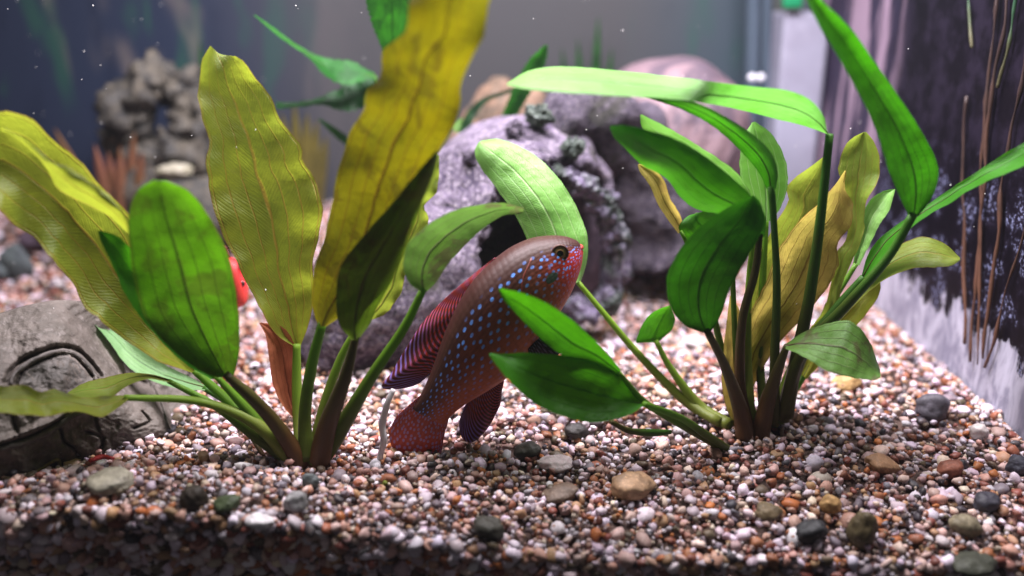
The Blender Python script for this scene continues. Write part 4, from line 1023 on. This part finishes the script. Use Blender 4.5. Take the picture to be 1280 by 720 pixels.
# ------------------------------------------------------------------ fish
def fish_body(parent, top_, bot_, D, W, mat, nu=70, nr=40):
    tp, bt = interp(top_, nu), interp(bot_, nu)
    # even resampling drifts; pair by parameter instead
    tt = np.linspace(0, len(top_)-1, nu)
    cr = lambda pts: np.stack([np.interp(tt, np.arange(len(pts)), np.array(pts, float)[:, k]) for k in (0, 1)], 1)
    tp, bt = cr(top_), cr(bot_)
    for _ in range(3):
        for a in (tp, bt): a[1:-1] = 0.25*a[:-2]+0.5*a[1:-1]+0.25*a[2:]
    Dm = lin(D, nu); Wm = np.interp(np.linspace(0, 1, nu), np.linspace(0, 1, len(W)), W)
    for _ in range(3): Wm[1:-1] = 0.25*Wm[:-2]+0.5*Wm[1:-1]+0.25*Wm[2:]
    V = []; uv = []
    for i in range(nu):
        a, b = P(*tp[i], Dm[i]), P(*bt[i], Dm[i]); c = (a+b)/2; h = (a-b)/2
        for j in range(nr):
            ph = 2*math.pi*j/nr
            cs, sn = math.cos(ph), math.sin(ph)
            V.append(c+h*cs+np.array((0.05, -1.0, 0.0))*Wm[i]*np.sign(sn)*abs(sn)**0.85)
            uv.append((i/(nu-1), 0.5-0.5*cs))
    F = grid_faces(nu, nr, True)
    V.append((V[0]+V[nr//2])/2); uv.append((0, 0.5)); k0 = len(V)-1
    V.append((V[(nu-1)*nr]+V[(nu-1)*nr+nr//2])/2); uv.append((1, 0.5)); k1 = len(V)-1
    for j in range(nr):
        k = (j+1) % nr; F.append((k0, k, j)); F.append((k1, (nu-1)*nr+j, (nu-1)*nr+k))
    o = mesh_obj('body', V, F, mat, parent, uv)
    return o, np.array(V), nu, nr
def surf_at(V, px, py):
    a, b = proj(V); d = (a-px)**2+(b-py)**2 + 4000*(V[:, 1]-V[:, 1].min() > 99)
    idx = np.argsort(d)[:6]
    return V[idx[np.argmin(V[idx][:, 1])]]
def ball(name, c, r, mat, parent, sq=(1, 1, 1)):
    v, f = ico(3)
    return mesh_obj(name, c+v*r*np.array(sq), f.tolist(), mat, parent, v[:, :2])
FT = [(727, 308), (722, 301), (708, 296), (690, 295), (665, 298), (638, 310), (612, 330), (590, 352), (570, 384), (555, 418), (545, 448), (535, 475), (525, 495), (516, 510)]
FB = [(729, 315), (727, 330), (721, 348), (713, 365), (703, 382), (691, 402), (674, 428), (654, 452), (634, 470), (612, 485), (592, 497), (576, 508), (564, 519), (556, 530)]
fx = ground_at(540, 580)
Fd = [31.4, 31.1, 30.8, 30.4, 30.0, 29.7, 29.5]
Fi = thing('spotted_fish', np.array((P(600, 420, 30)[0], 30.2, ground_z(0, 30))), 'red brown cichlid fish covered in bright blue spots, nosing upward before the log', 'fish')
body, FV, _, _ = fish_body(Fi, FT, FB, Fd, [0.12, 0.42, 0.72, 0.95, 1.15, 1.28, 1.3, 1.25, 1.12, 0.95, 0.75, 0.55, 0.4, 0.22], M['fish'])
e = surf_at(FV, 698, 313)
k = unit(698, 313, e[1])
ey = ball('eye', e+np.array((0, 0.06, 0)), 9.5*k, M['iris'], Fi, (1, 0.55, 1))
ball('pupil', e+np.array((0, 0.06-9.5*k*0.42, 0)), 4.6*k, M['pupil'], ey, (1, 0.35, 1))
# eyelid ring
ra = np.linspace(0, 2*math.pi, 30)
v, f, u = tube_mesh(np.array([e+np.array((math.cos(t)*9.8*k, -0.02, math.sin(t)*9.8*k)) for t in ra]), np.full(30, 1.5*k), 6, cap=False)
mesh_obj('eye_ring', v, f, plain('eye_ring', srgb(90, 54, 44), 0.4), ey, u)
# lips
lipm = plain('lip_red', srgb(166, 66, 54), 0.45, 0.4)
for (cx_, cy_, ln, rr_) in ((718, 308.5, 9.0, 3.2), (716, 319.0, 10.5, 3.0)):
    c = P(cx_, cy_, 31.35); th = np.linspace(-1.75, 1.75, 24)
    pp = np.array([c+np.array((math.cos(t)*ln*k, -math.sin(t)*0.27, -0.02+(0.10 if cy_ > 315 else 0.0)*math.cos(t))) for t in th])
    v, f, u = tube_mesh(pp, rr_*k*(0.55+0.45*np.cos(th/1.4)), 10); mesh_obj('lip', v, f, lipm, Fi, u)
# gill cover edge
q = interp([(668, 322), (655, 335), (651, 355), (658, 376), (672, 390), (690, 394)], 24)
pp = np.array([surf_at(FV, *x) for x in q])
for _ in range(8): pp[1:-1] = (pp[:-2]+pp[1:-1]+pp[2:])/3
v, f, u = tube_mesh(pp+np.array((0, 0.03, 0)), np.linspace(0.04, 0.07, 24), 8); mesh_obj('gill_cover', v, f, plain('gill_edge', srgb(120, 52, 42), 0.45), Fi, u)
def fin(name, Lp, Rp, D, mat, n1=30, n2=14, wav=0.06, tilt=0.0, thick=0.05):
    Lq, Rq = interp(Lp, n1), interp(Rp, n1); Dm = lin(D, n1); V = []; uv = []
    for i in range(n1):
        for j in range(n2):
            t, s = i/(n1-1), j/(n2-1); q = Lq[i]*(1-s)+Rq[i]*s
            V.append(P(q[0], q[1], Dm[i]+tilt*s+wav*s*math.sin(t*22)+0.25*s*s*math.sin(t*3))); uv.append((t, s))
    o = mesh_obj(name, V, grid_faces(n1, n2), mat, Fi, uv)
    sd = o.modifiers.new('thick', 'SOLIDIFY'); sd.thickness = thick*S; sd.offset = 0
    return o
fin('dorsal_fin', [(625, 324), (602, 346), (584, 372), (566, 404), (555, 430), (546, 452), (540, 466)],
    [(618, 322), (590, 345), (558, 372), (530, 402), (506, 438), (490, 466), (477, 484), (498, 486), (522, 480), (536, 468)], [30.7, 30.2, 29.8], M['fin'], 60, 14)
tl = fin('tail_fin', [(530, 490), (545, 500), (564, 512)], [(496, 520), (487, 538), (489, 556), (500, 570), (520, 580), (540, 580), (550, 570), (554, 548), (558, 532)], [29.55, 29.45, 29.5], M['tail'], 50, 16, 0.05)
fin('anal_fin', [(632, 468), (615, 480), (598, 490), (588, 498)], [(627, 486), (624, 508), (610, 534), (592, 552), (578, 548), (574, 530), (580, 510)], [30.0, 29.7], M['fin'], 30, 12)
fin('pelvic_fin', [(676, 420), (660, 436)], [(700, 440), (690, 452), (676, 450), (662, 446)], [29.6, 29.5], M['fin_dark'], 16, 8, 0.04)

# the second, red fish glimpsed between the leaves
F2_ = thing('red_fish', np.array((P(302, 360, 36)[0], 36, ground_z(-11, 36))), 'small red fish half hidden behind the broad leaves', 'fish')
FiKeep = Fi
b2, RV, _, _ = fish_body(F2_, [(296, 338), (300, 330), (298, 326), (288, 322), (270, 322), (250, 326), (232, 334), (218, 342)], [(297, 344), (305, 354), (309, 366), (309, 380), (292, 386), (262, 380), (238, 366), (220, 354)], [36, 36.2], [0.1, 0.35, 0.6, 0.75, 0.8, 0.7, 0.45, 0.2], M['fish_red'], 40, 28)
e = surf_at(RV, 303, 355); k = unit(303, 355, 36)
ball('eye', e, 4.0*k, M['pupil'], F2_, (1, 0.6, 1))
Fi = F2_
fin('tail_fin', [(222, 342), (220, 354)], [(196, 330), (190, 348), (196, 368)], [36.2, 36.2], M['fin'], 16, 8)
fin('dorsal_fin', [(288, 322), (260, 324), (236, 333)], [(282, 308), (252, 306), (228, 322)], [36.1, 36.2], M['fin'], 16, 8)

# ------------------------------------------------------------------ small things
p, r = px_path([(492, 487, 28.9, 3.4), (484, 505, 28.8, 4.2), (478, 530, 28.8, 4.4), (480, 550, 28.7, 4.2), (475, 570, 28.7, 4), (475, 580, 28.7, 3)], 30)
v, f, u = tube_mesh(p, r, 10, 0.03, 0, 3.0); o = mesh_obj('bare_root', v, f, M['whitestone'], None, u, origin=p[-1]); tag(o, 'thin white bare root standing in gravel beside the fish tail', 'root')
p, r = px_path([(482, 602, 27.0, 3), (475, 618, 27.0, 3), (478, 634, 26.9, 3), (484, 642, 26.9, 3)], 16)
v, f, u = tube_mesh(p, r, 8); o = mesh_obj('leaf_scrap', v, f, M['st_lime'], None, u, origin=p[-1]); tag(o, 'short yellowish plant scrap sticking out of the gravel', 'plant scrap')

# filter pipe in the rear corner
D = 58.5
c0 = P(996, 20, D)
Fl_ = thing('corner_filter', np.array((c0[0], D, ground_z(c0[0], D))), 'white tapered filter housing standing in the rear corner, green clip on top', 'filter')
zt = 20.0
def box_taper(x0, x1, y0, y1, z0, z1, gr, name, mat, parent):
    V = [(x0-gr, y0, z0), (x1, y0, z0), (x1, y1, z0), (x0-gr, y1, z0), (x0, y0, z1), (x1, y0, z1), (x1, y1, z1), (x0, y1, z1)]
    o = mesh_obj(name, V, [(0, 1, 5, 4), (1, 2, 6, 5), (2, 3, 7, 6), (3, 0, 4, 7), (4, 5, 6, 7), (3, 2, 1, 0)], mat, parent, smooth=False)
    bv = o.modifiers.new('bev', 'BEVEL'); bv.width = 0.3*S; bv.segments = 3
    return o
fm = stone_mat('filter_white', srgb(150, 150, 168), srgb(136, 134, 150), srgb(160, 158, 174), 16, 0.1, 0.4, 0.4)
xl, xr = P(968, 60, D)[0], P(1034, 60, D)[0]
box_taper(xl, min(xr, 19.8), D-1.5, D+2.0, -0.5, 15.6, -0.2, 'housing', fm, Fl_)
gx0, gx1 = P(976, 5, D-1.5)[0], P(1001, 5, D-1.5)[0]
zb = P(990, 12, D-1.5)[2]
box_taper(gx0, gx1, D-2.2, D-1.4, zb, zb+2.2, 0, 'clip', M['capgreen'], Fl_)
pm = plain('pipe_glass', srgb(76, 88, 102), 0.2, 0.5)
for a, b in ((938, 9), (955, 6)):
    p, r = px_path([(a, 300, 59.5, b), (a+2, 120, 59.5, b), (a+5, -40, 59.5, b)], 12)
    v, f, u = tube_mesh(p, r, 16); mesh_obj('pipe', v, f, pm, Fl_, u)
highlight_m = plain('highlight_white', srgb(240, 240, 250), 0.1, 0.8)  # white balls modelled in place of the bright highlights by the pipes
for a in (940, 951):
    c = P(a, 97, 56.5); o = ball('highlight_ball', c, 4.5*unit(a, 97, 56.5), highlight_m, None) if False else None
    v, f = ico(3); o = mesh_obj('highlight_bead', c+v*5*unit(a, 97, 56.5), f.tolist(), highlight_m, Fl_, v[:, :2])

# reed stems before the side wall
reedm = stem_mat('reed_brown', srgb(120, 80, 66), srgb(58, 36, 42), 0.1)
reedg = stem_mat('reed_green', srgb(90, 84, 60), srgb(40, 84, 60), 0.1)
REEDS = [([(1212, 452), (1222, 330), (1236, 150), (1262, -20)], 5, reedm, 'brown reed stem leaning against the side wall, knotted low down'),
         ([(1222, 456), (1226, 300), (1228, 180), (1248, -20)], 4, reedm, 'straight thin brown reed stem against the side wall'),
         ([(1228, 448), (1244, 320), (1258, 200), (1284, 60)], 5, reedm, 'reddish reed stem crossing the others by the side wall'),
         ([(1232, 460), (1262, 350), (1284, 280), (1300, 220)], 4, reedm, 'slanting tan reed stem at the white stone'),
         ([(1206, 430), (1205, 300), (1203, 220), (1208, 120)], 4, reedm, 'short dull reed stem behind the others'),
         ([(1214, 60), (1212, 25), (1210, -20)], 3.5, reedg, 'hanging green strand of moss high on the side wall'),
         ([(1248, 110), (1262, 50), (1272, -20)], 5, reedg, 'dark green strand trailing beside the reed stems')]
for pts, rr_, mt, lab in REEDS:
    q = interp(pts, 30); pp = []; rad = []
    for a, b in q:
        w_ = PX(a, b, 19.8); pp.append(w_); rad.append(rr_*(0.42+0.3*nz(b*0.03, a*0.01, rr_))*unit(a, b, w_[1]))
    pp = np.array(pp)
    pp = pp+np.array([(0, 0.25*nz(z_*0.5, rr_, a0), 0) for z_, a0 in zip(pp[:, 2], [pts[0][0]]*len(pp))])
    v, f, u = tube_mesh(pp, rad, 8, 0.06, 3.0, 1.2)
    o = mesh_obj('reed_stem' if mt is reedm else 'moss_strand', v, f, mt, None, u, origin=pp[0]); tag(o, lab, 'reed' if mt is reedm else 'moss', 'reeds by the side wall' if mt is reedm else None)

# specks drifting in the water
Vp = []; Fp = []
v8 = np.array([(1, 0, 0), (-1, 0, 0), (0, 1, 0), (0, -1, 0), (0, 0, 1), (0, 0, -1)], float); f8 = [(0, 2, 4), (2, 1, 4), (1, 3, 4), (3, 0, 4), (2, 0, 5), (1, 2, 5), (3, 1, 5), (0, 3, 5)]
for i in range(170):
    y = rng.uniform(29, 56); x = rng.uniform(-0.6, 0.55)*y; z = rng.uniform(4, 17)
    if x > 19: continue
    b0 = len(Vp); s_ = rng.uniform(0.012, 0.032)
    for q in v8: Vp.append(np.array((x, y, z))+q*s_)
    Fp += [tuple(b0+k for k in f) for f in f8]
o = mesh_obj('water_specks', Vp, Fp, M['particle']); tag(o, 'fine pale specks drifting in the water', 'specks', kind='stuff')

# the faintly clouded water
hz = NT('water_haze')
vol = hz.n('VolumePrincipled', {'Color': (0.86, 0.9, 0.97, 1), 'Density': 0.018, 'Anisotropy': 0.2})
hz.t.links.new(vol.outputs[0], hz.out.inputs['Volume'])
hv = [(x, y, z) for z in (-6.5, 27.6) for y in (-6, 63.2) for x in (-46, 21.2)]
o = mesh_obj('haze', hv, [(0, 1, 5, 4), (2, 6, 7, 3), (4, 5, 7, 6), (0, 4, 6, 2), (1, 3, 7, 5), (0, 2, 3, 1)], hz.m, smooth=False)
tag(o, 'faintly clouded aquarium water filling the tank', 'water', kind='stuff')
